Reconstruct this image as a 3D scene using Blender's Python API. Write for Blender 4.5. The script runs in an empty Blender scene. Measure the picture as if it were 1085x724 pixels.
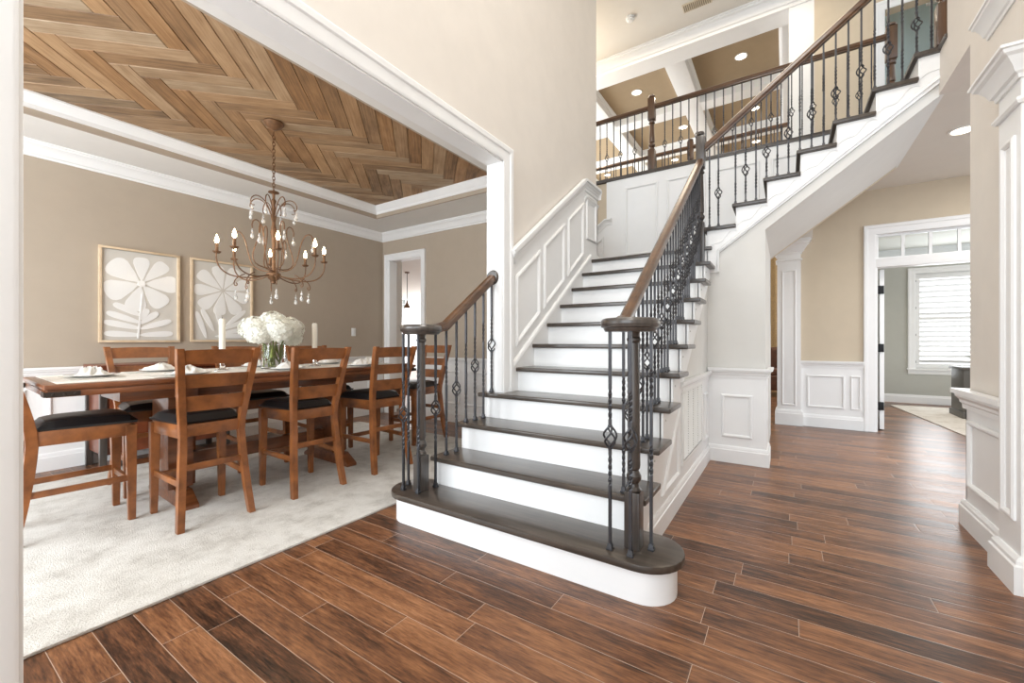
import bpy, bmesh, math, random
from mathutils import Vector, Matrix
random.seed(7)
S = bpy.context.scene
COL = S.collection
PI = math.pi

# ------------------------------------------------------------------ camera, world, light, exposure
F_PX = 443.0
YAW = math.atan2(290.0, 443.0)          # camera heading measured from +X towards +Y
cam_d = bpy.data.cameras.new('camera'); cam = bpy.data.objects.new('camera', cam_d); COL.objects.link(cam)
cam_d.sensor_width = 36.0; cam_d.sensor_fit = 'HORIZONTAL'; cam_d.lens = F_PX / 1085.0 * 36.0
cam_d.clip_start = 0.02; cam_d.clip_end = 200
cam.location = (0, 0, 1.10); cam.rotation_euler = (PI / 2, 0, YAW - PI / 2)
S.camera = cam
S.view_settings.view_transform = 'Standard'; S.view_settings.look = 'None'
S.view_settings.gamma = 1.0; S.view_settings.use_curve_mapping = False
S.view_settings.exposure = 0.07
w = bpy.data.worlds.new('world'); S.world = w; w.use_nodes = True
bg = w.node_tree.nodes['Background']; bg.inputs['Color'].default_value = (0.85, 0.925, 1.0, 1); bg.inputs['Strength'].default_value = 1.8

def area(name, loc, rot, sx, sy, power, color=(1, 1, 1)):
    d = bpy.data.lights.new(name, 'AREA'); d.shape = 'RECTANGLE'; d.size = sx; d.size_y = sy; d.energy = power; d.color = color
    o = bpy.data.objects.new(name, d); COL.objects.link(o); o.location = loc; o.rotation_euler = rot
    return o
def point(name, loc, power, color=(1, .8, .6), r=.03):
    d = bpy.data.lights.new(name, 'POINT'); d.energy = power; d.color = color; d.shadow_soft_size = r
    o = bpy.data.objects.new(name, d); COL.objects.link(o); o.location = loc
    return o
DAY = (0.90, 0.955, 1.0)
WARM = (1.0, 0.86, 0.68)
SOFT = (1.0, 0.965, 0.92)
area('foyer_fill', (1.2, .4, 5.9), (0, 0, 0), 1.2, 1.2, 75, SOFT)  # added fill under the ceiling to brighten the upper foyer; no fixture there
area('upper_hall_fill', (6.6, 1.2, 6.1), (0, 0, 0), .8, 3.0, 40, WARM)  # unseen fill added to brighten the upper hall
point('upper_hall_ceiling_fill', (6.5, 3.3, 5.3), 45, WARM, .12)  # added point fill, hidden behind the left wall, to warm the upper ceiling
area('hall_fill', (5.4, -2.7, 2.9), (0, 0, 0), .8, 1.2, 40, SOFT)  # added out-of-view fill that lifts the lower hall
area('entry_window_daylight', (-2.6, 0.4, 2.6), (0, -PI / 2, 0), 4.6, 3.4, 130, DAY)
area('dining_window_daylight', (-1.5, 3.5, 1.5), (0, -PI / 2, 0), 2.2, 2.6, 120, DAY)
area('study_window_daylight', (10.02, -2.6, 1.5), (0, PI / 2, 0), 1.9, 1.5, 34, DAY)
area('great_room_daylight', (10.5, 6.9, 3.6), (-PI / 2, 0, 0), 5, 4, 480, DAY)
area('kitchen_fill', (13.4, 9.3, 1.5), (0, PI / 2, 0), 2.2, 4.6, 480, DAY)  # unseen area light added to brighten the kitchen; no window modelled there

# ------------------------------------------------------------------ materials
MATS = {}
def srgb(r, g, b):
    f = lambda c: (c / 255 / 12.92) if c / 255 <= .04045 else ((c / 255 + .055) / 1.055) ** 2.4
    return (f(r), f(g), f(b), 1)
class NT:
    def __init__(s, name):
        s.m = bpy.data.materials.new(name); s.m.use_nodes = True; s.t = s.m.node_tree; s.n = s.t.nodes; s.l = s.t.links
        s.b = s.n['Principled BSDF']
    def new(s, t, **kw):
        n = s.n.new(t)
        for k, v in kw.items(): setattr(n, k, v)
        return n
    def link(s, a, b): s.l.new(a, b)
    def math(s, op, a, b=None, c=None):
        n = s.new('ShaderNodeMath', operation=op)
        for i, v in enumerate((a, b, c)):
            if v is None: continue
            if isinstance(v, (int, float)): n.inputs[i].default_value = v
            else: s.link(v, n.inputs[i])
        return n.outputs[0]
    def comb(s, x, y, z):
        n = s.new('ShaderNodeCombineXYZ')
        for i, v in enumerate((x, y, z)):
            if isinstance(v, (int, float)): n.inputs[i].default_value = v
            else: s.link(v, n.inputs[i])
        return n.outputs[0]
    def ramp(s, fac, stops, interp='LINEAR'):
        n = s.new('ShaderNodeValToRGB'); n.color_ramp.interpolation = interp
        e = n.color_ramp.elements
        while len(e) < len(stops): e.new(.5)
        for i, (p, c) in enumerate(stops): e[i].position = p; e[i].color = c
        s.link(fac, n.inputs[0]); return n.outputs[0]
    def noise(s, vec, scale, detail=4, rough=.55):
        n = s.new('ShaderNodeTexNoise'); n.inputs['Scale'].default_value = scale; n.inputs['Detail'].default_value = detail; n.inputs['Roughness'].default_value = rough
        if vec is not None: s.link(vec, n.inputs['Vector'])
        return n.outputs['Fac']
    def mix(s, fac, a, b, mode='MIX'):
        n = s.new('ShaderNodeMix', data_type='RGBA', blend_type=mode)
        for sock, v in ((n.inputs[0], fac), (n.inputs[6], a), (n.inputs[7], b)):
            if isinstance(v, (int, float)): sock.default_value = v
            elif isinstance(v, tuple): sock.default_value = v
            else: s.link(v, sock)
        return n.outputs[2]
    def bump(s, h, strength=.2, dist=.01):
        n = s.new('ShaderNodeBump'); n.inputs['Strength'].default_value = strength; n.inputs['Distance'].default_value = dist
        s.link(h, n.inputs['Height']); s.link(n.outputs[0], s.b.inputs['Normal'])
    def obj(s): return s.new('ShaderNodeTexCoord').outputs['Object']
    def geo(s): return s.new('ShaderNodeNewGeometry').outputs['Position']

def plain(name, rgb, rough=.5, metal=0., var=.04, scale=6., bump=0., spec=None, emit=None, emit_s=0., coat=0.):
    if name in MATS: return MATS[name]
    t = NT(name); c = srgb(*rgb)
    f = t.noise(t.obj(), scale, 3)
    lo = tuple(x * (1 - var) for x in c[:3]) + (1,); hi = tuple(min(1, x * (1 + var)) for x in c[:3]) + (1,)
    t.link(t.ramp(f, [(.3, lo), (.7, hi)]), t.b.inputs['Base Color'])
    t.b.inputs['Roughness'].default_value = rough; t.b.inputs['Metallic'].default_value = metal
    if spec is not None: t.b.inputs['Specular IOR Level'].default_value = spec
    if coat: t.b.inputs['Coat Weight'].default_value = coat; t.b.inputs['Coat Roughness'].default_value = .15
    if emit: t.b.inputs['Emission Color'].default_value = srgb(*emit); t.b.inputs['Emission Strength'].default_value = emit_s
    if bump: t.bump(t.noise(t.obj(), 60, 2), bump, .002)
    MATS[name] = t.m; return t.m

def wood(name, dark, light, rough=.35, stretch=(2, 40, 40), coat=0., blotch=.35):
    if name in MATS: return MATS[name]
    t = NT(name)
    mp = t.new('ShaderNodeMapping'); mp.inputs['Scale'].default_value = stretch
    t.link(t.obj(), mp.inputs['Vector'])
    g = t.noise(mp.outputs[0], 1.0, 6, .6); bl = t.noise(t.obj(), 5, 3)
    f = t.math('ADD', t.math('MULTIPLY', g, 1 - blotch), t.math('MULTIPLY', bl, blotch))
    t.link(t.ramp(f, [(.32, srgb(*dark)), (.68, srgb(*light))]), t.b.inputs['Base Color'])
    t.b.inputs['Roughness'].default_value = rough
    if coat: t.b.inputs['Coat Weight'].default_value = coat; t.b.inputs['Coat Roughness'].default_value = .12
    t.bump(g, .08, .002)
    MATS[name] = t.m; return t.m

M_TRIM = plain('white_trim_paint', (240, 240, 239), .38, var=.012)
M_FOYER = plain('foyer_wall_paint', (226, 219, 210), .75, var=.02, bump=.05)
M_GREY = plain('stair_wall_paint', (217, 215, 210), .7, var=.015, bump=.05)
M_TAUPE = plain('dining_wall_paint', (178, 164, 147), .75, var=.02, bump=.05)
M_TAN = plain('hall_wall_paint', (206, 192, 170), .75, var=.02, bump=.05)
M_STUDY = plain('study_wall_paint', (186, 186, 178), .75, var=.02, bump=.05)
M_CEIL = plain('ceiling_paint', (226, 221, 212), .8, var=.012, bump=.06)
M_SOFFIT = plain('dining_soffit_paint', (232, 230, 226), .7, var=.012, bump=.05)
M_COFFER = plain('coffer_panel_paint', (160, 139, 110), .75, var=.03, bump=.05)
M_IRON = plain('wrought_iron', (70, 70, 73), .38, metal=.6, var=.15, scale=40)
M_TREAD = wood('dark_stained_oak', (48, 42, 37), (84, 74, 65), .28, (40, 2, 40), coat=.25)
M_TREADX = wood('dark_stained_oak_crosswise', (48, 42, 37), (84, 74, 65), .28, (2, 40, 40), coat=.25)
M_RAIL = wood('brown_oak_handrail', (60, 40, 26), (110, 76, 48), .3, (3, 3, 30), coat=.4)
M_NEWEL = wood('dark_newel_wood', (46, 41, 38), (84, 76, 70), .3, (40, 40, 3), coat=.35)
M_NEWELB = wood('brown_newel_wood', (58, 40, 27), (104, 74, 50), .3, (40, 40, 3), coat=.35)
M_CHAIR = wood('chestnut_chair_wood', (92, 52, 26), (168, 104, 56), .33, (9, 9, 9), coat=.25)
M_TABLE = wood('dark_chestnut_table_wood', (84, 46, 24), (146, 88, 52), .3, (3, 30, 30), coat=.35)
M_BOARDW = wood('mahogany_sideboard_wood', (88, 40, 20), (140, 72, 38), .35, (20, 20, 4), coat=.2)
M_LEATHER = plain('black_leather', (22, 22, 24), .35, var=.1, scale=20, bump=.1)
M_BROWNLEATHER = plain('brown_leather', (92, 56, 38), .4, var=.2, scale=8, bump=.15)
M_LINEN = plain('white_linen', (240, 238, 232), .9, var=.03, scale=30, bump=.2)
M_RUNNERSHEEN = plain('cream_runner_and_sheen', (236, 231, 221), .55, var=.03, scale=60, bump=.15)
M_CHINA = plain('white_china', (240, 240, 238), .15, var=.01)
M_WAX = plain('white_candle_wax', (244, 238, 224), .5, var=.01)
M_PETAL = plain('white_hydrangea_petal', (248, 248, 238), .7, var=.05, scale=40)
M_STEM = plain('green_stem', (128, 140, 72), .6, var=.3, scale=25)
M_RUST = plain('rusted_bronze', (120, 88, 62), .5, metal=.5, var=.3, scale=35)
M_BLACK = plain('black_iron_hardware', (28, 28, 30), .45, metal=.4)
M_OAKFRAME = wood('light_oak_frame', (206, 180, 146), (228, 206, 176), .5, (10, 10, 10))
M_PAPER = plain('print_ground', (212, 206, 196), .7, var=.02, coat=.6)
M_PETALP = plain('print_white_shape', (242, 240, 236), .7, var=.02, coat=.6)
M_CABGREY = plain('grey_painted_cabinet', (92, 88, 82), .45, var=.05)
M_PLASTIC = plain('white_plastic', (238, 238, 235), .4, var=.01)
M_BULB = plain('glowing_bulb', (255, 240, 220), .3, emit=(255, 226, 180), emit_s=30)
M_CAN = plain('recessed_lamp_glow', (255, 246, 232), .3, emit=(255, 240, 216), emit_s=9)
M_SKY = plain('daylight_behind_shutters', (255, 255, 255), .5, emit=(246, 250, 255), emit_s=1.5)
M_CURTAIN = plain('gold_curtain', (176, 150, 110), .8, var=.25, scale=45, bump=.3)
M_LEAF = plain('plant_leaf', (88, 100, 70), .5, var=.2)
M_BLUE = plain('pale_blue_room_paint', (196, 216, 220), .7, var=.02)
def glass(name, tint=(1, 1, 1, 1), rough=0.0):
    t = NT(name); t.b.inputs['Base Color'].default_value = tint; t.b.inputs['Roughness'].default_value = rough
    t.b.inputs['Transmission Weight'].default_value = 1.0; t.b.inputs['IOR'].default_value = 1.45
    f = t.noise(t.obj(), 8, 2); t.bump(f, .03, .002)
    return t.m
M_GLASS = glass('clear_glass'); M_CRYSTAL = plain('crystal_glass', (250, 248, 244), .08, var=.02); M_CRYSTAL.node_tree.nodes['Principled BSDF'].inputs['Transmission Weight'].default_value = .55
def paneglass():
    t = NT('window_pane_glass'); out = t.n['Material Output']
    tr = t.new('ShaderNodeBsdfTransparent'); tr.inputs[0].default_value = (.96, .98, .98, 1)
    gl = t.new('ShaderNodeBsdfGlossy'); gl.inputs['Roughness'].default_value = .02
    fr = t.new('ShaderNodeFresnel'); fr.inputs[0].default_value = 1.45
    mx = t.new('ShaderNodeMixShader'); t.link(fr.outputs[0], mx.inputs[0]); t.link(tr.outputs[0], mx.inputs[1]); t.link(gl.outputs[0], mx.inputs[2])
    t.link(mx.outputs[0], out.inputs[0]); return t.m
M_PANE = paneglass()

def floor_mat():
    t = NT('hand_scraped_hickory_floor')
    sp = t.new('ShaderNodeSeparateXYZ'); t.link(t.geo(), sp.inputs[0]); X, Y = sp.outputs[0], sp.outputs[1]
    W, L = .1195, 1.05
    rx = t.math('DIVIDE', t.math('SUBTRACT', X, .692), W); row = t.math('FLOOR', rx); fx = t.math('FRACT', rx)
    wn = t.new('ShaderNodeTexWhiteNoise', noise_dimensions='1D'); t.link(row, wn.inputs['W'])
    ry = t.math('ADD', t.math('DIVIDE', Y, L), t.math('MULTIPLY', wn.outputs[0], 7.3)); pl = t.math('FLOOR', ry); fy = t.math('FRACT', ry)
    w2 = t.new('ShaderNodeTexWhiteNoise', noise_dimensions='2D'); t.link(t.comb(row, pl, 0), w2.inputs['Vector']); rnd = w2.outputs[0]
    off = t.math('MULTIPLY', rnd, 37.0)
    v = t.comb(t.math('ADD', t.math('MULTIPLY', X, 48), off), t.math('ADD', t.math('MULTIPLY', Y, 4.2), off), off)
    g = t.noise(v, 1.0, 7, .68)
    v2 = t.comb(t.math('ADD', t.math('MULTIPLY', X, 14), off), t.math('ADD', t.math('MULTIPLY', Y, 2.2), off), off)
    g2 = t.noise(v2, 1.0, 3, .5)
    f = t.math('ADD', t.math('ADD', t.math('MULTIPLY', g, .62), t.math('MULTIPLY', g2, .48)), t.math('MULTIPLY', t.math('SUBTRACT', rnd, .5), .22))
    g3 = t.noise(t.comb(t.math('ADD', t.math('MULTIPLY', X, 150), off), t.math('ADD', t.math('MULTIPLY', Y, 14), off), off), 1.0, 5, .7)
    f = t.math('ADD', f, t.math('MULTIPLY', t.math('SUBTRACT', g3, .5), .7))
    c = t.ramp(f, [(.27, srgb(32, 23, 18)), (.41, srgb(76, 50, 35)), (.53, srgb(108, 71, 48)), (.65, srgb(136, 92, 61)), (.84, srgb(168, 120, 84))])
    ex = t.math('MULTIPLY', t.math('MINIMUM', fx, t.math('SUBTRACT', 1.0, fx)), W)
    ey = t.math('MULTIPLY', t.math('MINIMUM', fy, t.math('SUBTRACT', 1.0, fy)), L)
    e = t.math('MINIMUM', ex, ey); seam_glint = t.math('LESS_THAN', e, .001)
    c2 = t.mix(seam_glint, c, srgb(178, 158, 142))  # pale seam colour paints in the highlights on the plank bevels
    t.link(c2, t.b.inputs['Base Color'])
    rr = t.math('ADD', .24, t.math('MULTIPLY', g2, .18)); t.link(rr, t.b.inputs['Roughness'])
    h = t.math('ADD', t.math('MULTIPLY', g, .35), t.math('MULTIPLY', t.math('MINIMUM', t.math('MULTIPLY', e, 160), 1.0), .6))
    t.bump(h, .25, .004)
    return t.m
M_FLOOR = floor_mat()

def herring_mat():
    t = NT('reclaimed_wood_herringbone')
    a = t.new('ShaderNodeAttribute'); a.attribute_name = 'plank'
    sp = t.new('ShaderNodeSeparateColor'); t.link(a.outputs['Color'], sp.inputs[0]); rnd = sp.outputs[0]; r2 = sp.outputs[1]
    uv = t.new('ShaderNodeUVMap'); uv.uv_map = 'along'
    s2 = t.new('ShaderNodeSeparateXYZ'); t.link(uv.outputs[0], s2.inputs[0])
    off = t.math('MULTIPLY', rnd, 61.0)
    v = t.comb(t.math('ADD', t.math('MULTIPLY', s2.outputs[0], 3.0), off), t.math('ADD', t.math('MULTIPLY', s2.outputs[1], 75.0), off), off)
    g = t.noise(v, 1.0, 6, .62)
    v2 = t.comb(t.math('ADD', t.math('MULTIPLY', s2.outputs[0], 5.0), off), t.math('ADD', t.math('MULTIPLY', s2.outputs[1], 12.0), off), off)
    g2 = t.noise(v2, 1.0, 3, .5)
    f = t.math('ADD', t.math('ADD', t.math('MULTIPLY', g, .6), t.math('MULTIPLY', g2, .4)), t.math('MULTIPLY', t.math('SUBTRACT', rnd, .5), .26))
    brown = t.ramp(f, [(.26, srgb(102, 74, 48)), (.5, srgb(156, 117, 78)), (.74, srgb(188, 150, 108))])
    grey = t.ramp(f, [(.26, srgb(104, 85, 64)), (.5, srgb(156, 132, 104)), (.74, srgb(186, 166, 140))])
    t.link(t.mix(r2, brown, grey), t.b.inputs['Base Color']); t.b.inputs['Roughness'].default_value = .6
    t.bump(g, .2, .003); return t.m
M_HERR = herring_mat()

def rug_mat(name, a=(172, 166, 158), b=(205, 201, 194)):
    t = NT(name); p = t.geo()
    n1 = t.noise(p, 4.5, 9, .78); n2 = t.noise(p, 140, 2, .6)
    f = t.math('ADD', t.math('MULTIPLY', n1, .75), t.math('MULTIPLY', n2, .25))
    t.link(t.ramp(f, [(.36, srgb(*a)), (.5, srgb(*b)), (.66, srgb(220, 217, 211))]), t.b.inputs['Base Color'])
    t.b.inputs['Roughness'].default_value = .95; t.b.inputs['Specular IOR Level'].default_value = .1
    t.bump(t.math('ADD', n2, t.math('MULTIPLY', n1, 1.5)), .5, .008); return t.m
M_RUG = rug_mat('ivory_mottled_rug'); M_RUG2 = rug_mat('study_rug_weave', (186, 178, 166), (216, 208, 198))

# ------------------------------------------------------------------ mesh helpers
class MB:
    def __init__(s): s.bm = bmesh.new()
    def box(s, x0, x1, y0, y1, z0, z1, bev=0., seg=2, rot=None, at=None):
        b = bmesh.new(); bmesh.ops.create_cube(b, size=1)
        for v in b.verts:
            v.co = Vector(((x0 + x1) / 2 + v.co.x * (x1 - x0), (y0 + y1) / 2 + v.co.y * (y1 - y0), (z0 + z1) / 2 + v.co.z * (z1 - z0)))
        if bev > 0: bmesh.ops.bevel(b, geom=b.edges[:], offset=bev, segments=seg, affect='EDGES', profile=.6)
        s.add(b, rot, at); return s
    def add(s, b, rot=None, at=None):
        if rot is not None: bmesh.ops.transform(b, matrix=rot, verts=b.verts)
        if at is not None: bmesh.ops.translate(b, vec=at, verts=b.verts)
        me = bpy.data.meshes.new('t'); b.to_mesh(me); b.free(); s.bm.from_mesh(me); bpy.data.meshes.remove(me)
    def prism(s, pts, axis, a, b, bev=0.):
        """pts: 2D polygon; axis 'x' -> (y,z), 'y' -> (x,z), 'z' -> (x,y)."""
        f = {'x': lambda p, t: Vector((t, p[0], p[1])), 'y': lambda p, t: Vector((p[0], t, p[1])), 'z': lambda p, t: Vector((p[0], p[1], t))}[axis]
        m = bmesh.new()
        A = [m.verts.new(f(p, a)) for p in pts]; B = [m.verts.new(f(p, b)) for p in pts]
        m.faces.new(A); m.faces.new(B[::-1]); n = len(pts)
        for i in range(n): m.faces.new((A[i], B[i], B[(i + 1) % n], A[(i + 1) % n]))
        bmesh.ops.recalc_face_normals(m, faces=m.faces)
        if bev > 0: bmesh.ops.bevel(m, geom=m.edges[:], offset=bev, segments=2, affect='EDGES', profile=.6)
        s.add(m); return s
    def lathe(s, prof, c=(0, 0, 0), n=24, axis='z', caps=True):
        m = bmesh.new(); rings = []
        for r, z in prof:
            if r < 1e-6: rings.append([m.verts.new((0, 0, z))])
            else: rings.append([m.verts.new((r * math.cos(2 * PI * i / n), r * math.sin(2 * PI * i / n), z)) for i in range(n)])
        for a, b in zip(rings, rings[1:]):
            for i in range(n):
                j = (i + 1) % n
                if len(a) == 1 and len(b) == 1: continue
                if len(a) == 1: m.faces.new((a[0], b[i], b[j]))
                elif len(b) == 1: m.faces.new((a[i], b[0], a[j]))
                else: m.faces.new((a[i], b[i], b[j], a[j]))
        if caps and len(rings[0]) > 1: m.faces.new(rings[0])
        if caps and len(rings[-1]) > 1: m.faces.new(rings[-1])
        if axis == 'x': bmesh.ops.rotate(m, cent=(0, 0, 0), matrix=Matrix.Rotation(PI / 2, 3, 'Y'), verts=m.verts)
        if axis == 'y': bmesh.ops.rotate(m, cent=(0, 0, 0), matrix=Matrix.Rotation(-PI / 2, 3, 'X'), verts=m.verts)
        bmesh.ops.recalc_face_normals(m, faces=m.faces)
        s.add(m, at=Vector(c)); return s
    def sweep(s, path, prof, closed=False, up=Vector((0, 0, 1)), caps=True):
        """sweep a closed 2D profile (side, up) along a 3D path with mitred corners; side = tangent x up."""
        P = [Vector(p) for p in path]; n = len(P); m = bmesh.new(); rings = []
        for i in range(n):
            d0 = (P[i] - P[i - 1]) if (i > 0 or closed) else None
            d1 = (P[(i + 1) % n] - P[i]) if (i < n - 1 or closed) else None
            d0 = d0.normalized() if d0 else d1.normalized(); d1 = d1.normalized() if d1 else d0
            T = (d0 + d1).normalized()
            sd0 = d0.cross(up).normalized(); sd1 = d1.cross(up).normalized()
            side = (sd0 + sd1); side.normalize()
            u = side.cross(T).normalized()
            k = 1.0 / max(.3, side.dot(sd0)); ku = 1.0 / max(.3, T.dot(d0)) if abs(side.dot(sd0)) > .999 else 1.0
            rings.append([m.verts.new(P[i] + side * (a * k) + u * (b * ku)) for a, b in prof])
        N = len(prof)
        for i in range(n if closed else n - 1):
            A, B = rings[i], rings[(i + 1) % n]
            for j in range(N): m.faces.new((A[j], B[j], B[(j + 1) % N], A[(j + 1) % N]))
        if caps and not closed: m.faces.new(rings[0]); m.faces.new(rings[-1][::-1])
        bmesh.ops.recalc_face_normals(m, faces=m.faces)
        s.add(m); return s
    def tube(s, path, r, n=8, closed=False):
        P = [Vector(p) for p in path]; k = len(P); m = bmesh.new(); rings = []
        R = r if isinstance(r, (list, tuple)) else [r] * k
        pu = None
        for i in range(k):
            a = P[i - 1] if (i > 0 or closed) else P[i]; b = P[(i + 1) % k] if (i < k - 1 or closed) else P[i]
            T = (b - a).normalized()
            if pu is None: pu = T.orthogonal().normalized()
            u = (pu - T * pu.dot(T)).normalized(); pu = u; v = T.cross(u)
            rings.append([m.verts.new(P[i] + (u * math.cos(2 * PI * j / n) + v * math.sin(2 * PI * j / n)) * R[i]) for j in range(n)])
        for i in range(k if closed else k - 1):
            A, B = rings[i], rings[(i + 1) % k]
            for j in range(n): m.faces.new((A[j], B[j], B[(j + 1) % n], A[(j + 1) % n]))
        if not closed: m.faces.new(rings[0][::-1]); m.faces.new(rings[-1])
        s.add(m); return s
    def sphere(s, c, r, sc=(1, 1, 1), u=16, v=10):
        m = bmesh.new(); bmesh.ops.create_uvsphere(m, u_segments=u, v_segments=v, radius=r)
        for q in m.verts: q.co = Vector((q.co.x * sc[0], q.co.y * sc[1], q.co.z * sc[2]))
        s.add(m, at=Vector(c)); return s
    def move(s, off): bmesh.ops.translate(s.bm, vec=off, verts=s.bm.verts); return s
    def mesh(s, name, mat, smooth=True):
        me = bpy.data.meshes.new(name); bmesh.ops.remove_doubles(s.bm, verts=s.bm.verts, dist=1e-6)
        s.bm.to_mesh(me); s.bm.free(); me.materials.append(mat)
        if smooth:
            for p in me.polygons: p.use_smooth = True
            me.set_sharp_from_angle(angle=math.radians(24))
        return me
    def build(s, name, mat, parent=None, world=False, smooth=True):
        if world and parent is not None: s.move(-root_loc(parent))
        return link(name, s.mesh(name, mat, smooth), parent)
def root_loc(o):
    v = Vector((0, 0, 0))
    while o is not None: v += Vector(o.location); o = o.parent
    return v
def link(name, data, parent=None, loc=None):
    o = bpy.data.objects.new(name, data); COL.objects.link(o)
    if parent is not None: o.parent = parent
    if loc is not None: o.location = loc
    return o
def tag(o, label, cat, group=None, kind=None):
    o['label'] = label; o['category'] = cat
    if group: o['group'] = group
    if kind: o['kind'] = kind
    return o
def thing(name, label, cat, loc=(0, 0, 0), rz=0, group=None):
    o = bpy.data.objects.new(name, None); COL.objects.link(o); o.location = loc; o.rotation_euler = (0, 0, rz); o.empty_display_size = .1
    return tag(o, label, cat, group)
def struct(name, mb, mat, label=None, parent=None, smooth=False):
    o = mb.build(name, mat, parent, smooth=smooth)
    if parent is None:
        o['kind'] = 'structure'
        if label: o['label'] = label
    return o
KIDS = {}
def dup(root, loc, rz=None, label=None, group=None):
    def cp(o, par):
        c = o.copy(); COL.objects.link(c)
        if par is not None: c.parent = par
        for ch in o.children: cp(ch, c)
        return c
    r = cp(root, None); r.location = loc
    if rz is not None: r.rotation_euler = (0, 0, rz)
    if label: r['label'] = label
    if group: r['group'] = group
    return r

def wallbox(x0, x1, y0, y1, z0, z1): return MB().box(x0, x1, y0, y1, z0, z1)
def frame_rect(mb, P0, U, V, w, h, t=.028, d=.016, N=None):
    """picture-frame moulding (raised panel mould) lying on a plane; P0 corner, U,V unit vectors, N normal."""
    P0 = Vector(P0); U = Vector(U); V = Vector(V); N = Vector(N)
    pts = [P0, P0 + U * w, P0 + U * w + V * h, P0 + V * h]
    frame_poly(mb, pts, N, t, d)
def frame_poly(mb, pts, N, t=.028, d=.016):
    P = [Vector(p) for p in pts]; N = Vector(N).normalized(); c = sum(P, Vector()) / len(P)
    n = len(P)
    prof = [(0, 0), (0, d * .55), (t * .3, d), (t * .62, d), (t, d * .35), (t, 0)]
    m = bmesh.new(); rings = []
    for i in range(n):
        d0 = (P[i] - P[i - 1]).normalized(); d1 = (P[(i + 1) % n] - P[i]).normalized()
        s0 = N.cross(d0); s1 = N.cross(d1)
        if s0.dot(c - P[i]) < 0: s0 = -s0; s1 = -s1
        sd = (s0 + s1).normalized(); k = 1 / max(.3, sd.dot(s0))
        rings.append([m.verts.new(P[i] + sd * (a * k) + N * b) for a, b in prof])
    K = len(prof)
    for i in range(n):
        A, B = rings[i], rings[(i + 1) % n]
        for j in range(K - 1): m.faces.new((A[j], B[j], B[j + 1], A[j + 1]))
    bmesh.ops.recalc_face_normals(m, faces=m.faces)
    # orient outward
    m.faces.ensure_lookup_table()
    mb.add(m)
# moulding profiles as (out, up): out = away from the wall
def crown_prof(h=.12, d=.11):
    return [(0, 0), (d * .12, 0), (d * .16, h * .14), (d * .3, h * .2), (d * .42, h * .42), (d * .66, h * .68), (d * .84, h * .76), (d * .88, h * .88), (d, h * .9), (d, h), (0, h)]
def base_prof(h=.13, d=.018):
    return [(0, 0), (d, 0), (d, h * .76), (d * .75, h * .8), (d * .7, h * .9), (d * .35, h), (0, h)]
def cap_prof(h=.06, d=.045):   # chair rail
    return [(0, -h * .45), (d * .22, -h * .45), (d * .26, -h * .1), (d * .4, 0), (d * .44, h * .2), (d * .7, h * .42), (d * .74, h * .62), (d, h * .66), (d, h), (0, h)]
def run(mb, path, prof, side=1, closed=False):
    mb.sweep(path, [(a * side, b) for a, b in prof], closed)

# ------------------------------------------------------------------ main dimensions
YW, YB = 1.77, 1.90          # foyer opening wall (front / dining faces)
RIS, TR = .18, .25           # stair rise and run
NX = lambda k: 1.72 + TR * (k - 1)
NOSE1 = lambda x: RIS + (RIS / TR) * (x - 1.72)
NY = lambda k: .645 - .24 * (k - 12)
NOSE2 = lambda y: 12 * RIS + .75 * (.645 - y)
ZT = 6.2                     # tall ceiling
XB = 5.8                     # balcony face
Z2 = 3.42                    # second floor

# ------------------------------------------------------------------ floors, ceilings
struct('floor', wallbox(-3, 14, -4.5, 12, -.1, 0), M_FLOOR, 'dark reddish hand-scraped plank floor')
ms = MB()
ms.box(-1.6, 7.35, -3.2, 5.3, ZT, ZT + .1)
struct('ceiling_foyer', ms, M_CEIL, 'pale ceiling over the tall foyer and landing')

# dining tray ceiling: soffit ring + wood panel
TX0, TX1, TY0, TY1, ZS = -.1, 3.72, 2.46, 4.62, 2.76
m = MB()
m.box(-1.2, TX0 - .02, YB, 5.26, ZS, ZS + .04); m.box(TX1 + .02, 4.355, YB, 5.26, ZS, ZS + .04)
m.box(TX0 - .02, TX1 + .02, YB, TY0 - .02, ZS, ZS + .04); m.box(TX0 - .02, TX1 + .02, TY1 + .02, 5.26, ZS, ZS + .04)
struct('ceiling_dining_soffit', m, M_SOFFIT, 'white lowered border of the dining tray ceiling')
m = MB(); d = .02
m.box(TX0 - d, TX0, TY0 - d, TY1 + d, ZS, 2.94); m.box(TX1, TX1 + d, TY0 - d, TY1 + d, ZS, 2.94)
m.box(TX0, TX1, TY0 - d, TY0, ZS, 2.94); m.box(TX0, TX1, TY1, TY1 + d, ZS, 2.94)
struct('wall_tray_riser', m, M_TAUPE, 'taupe upstand of the tray ceiling')
m = MB(); pr = [(0, 0), (.012, 0), (.016, .03), (.035, .05), (.055, .085), (.062, .09), (.062, .105), (0, .105)]
run(m, [(TX0, TY0, 2.807), (TX1, TY0, 2.807), (TX1, TY1, 2.807), (TX0, TY1, 2.807)], pr, -1, True)
struct('trim_tray', m, M_TRIM, 'white crown around the herringbone wood ceiling', smooth=True)
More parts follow.
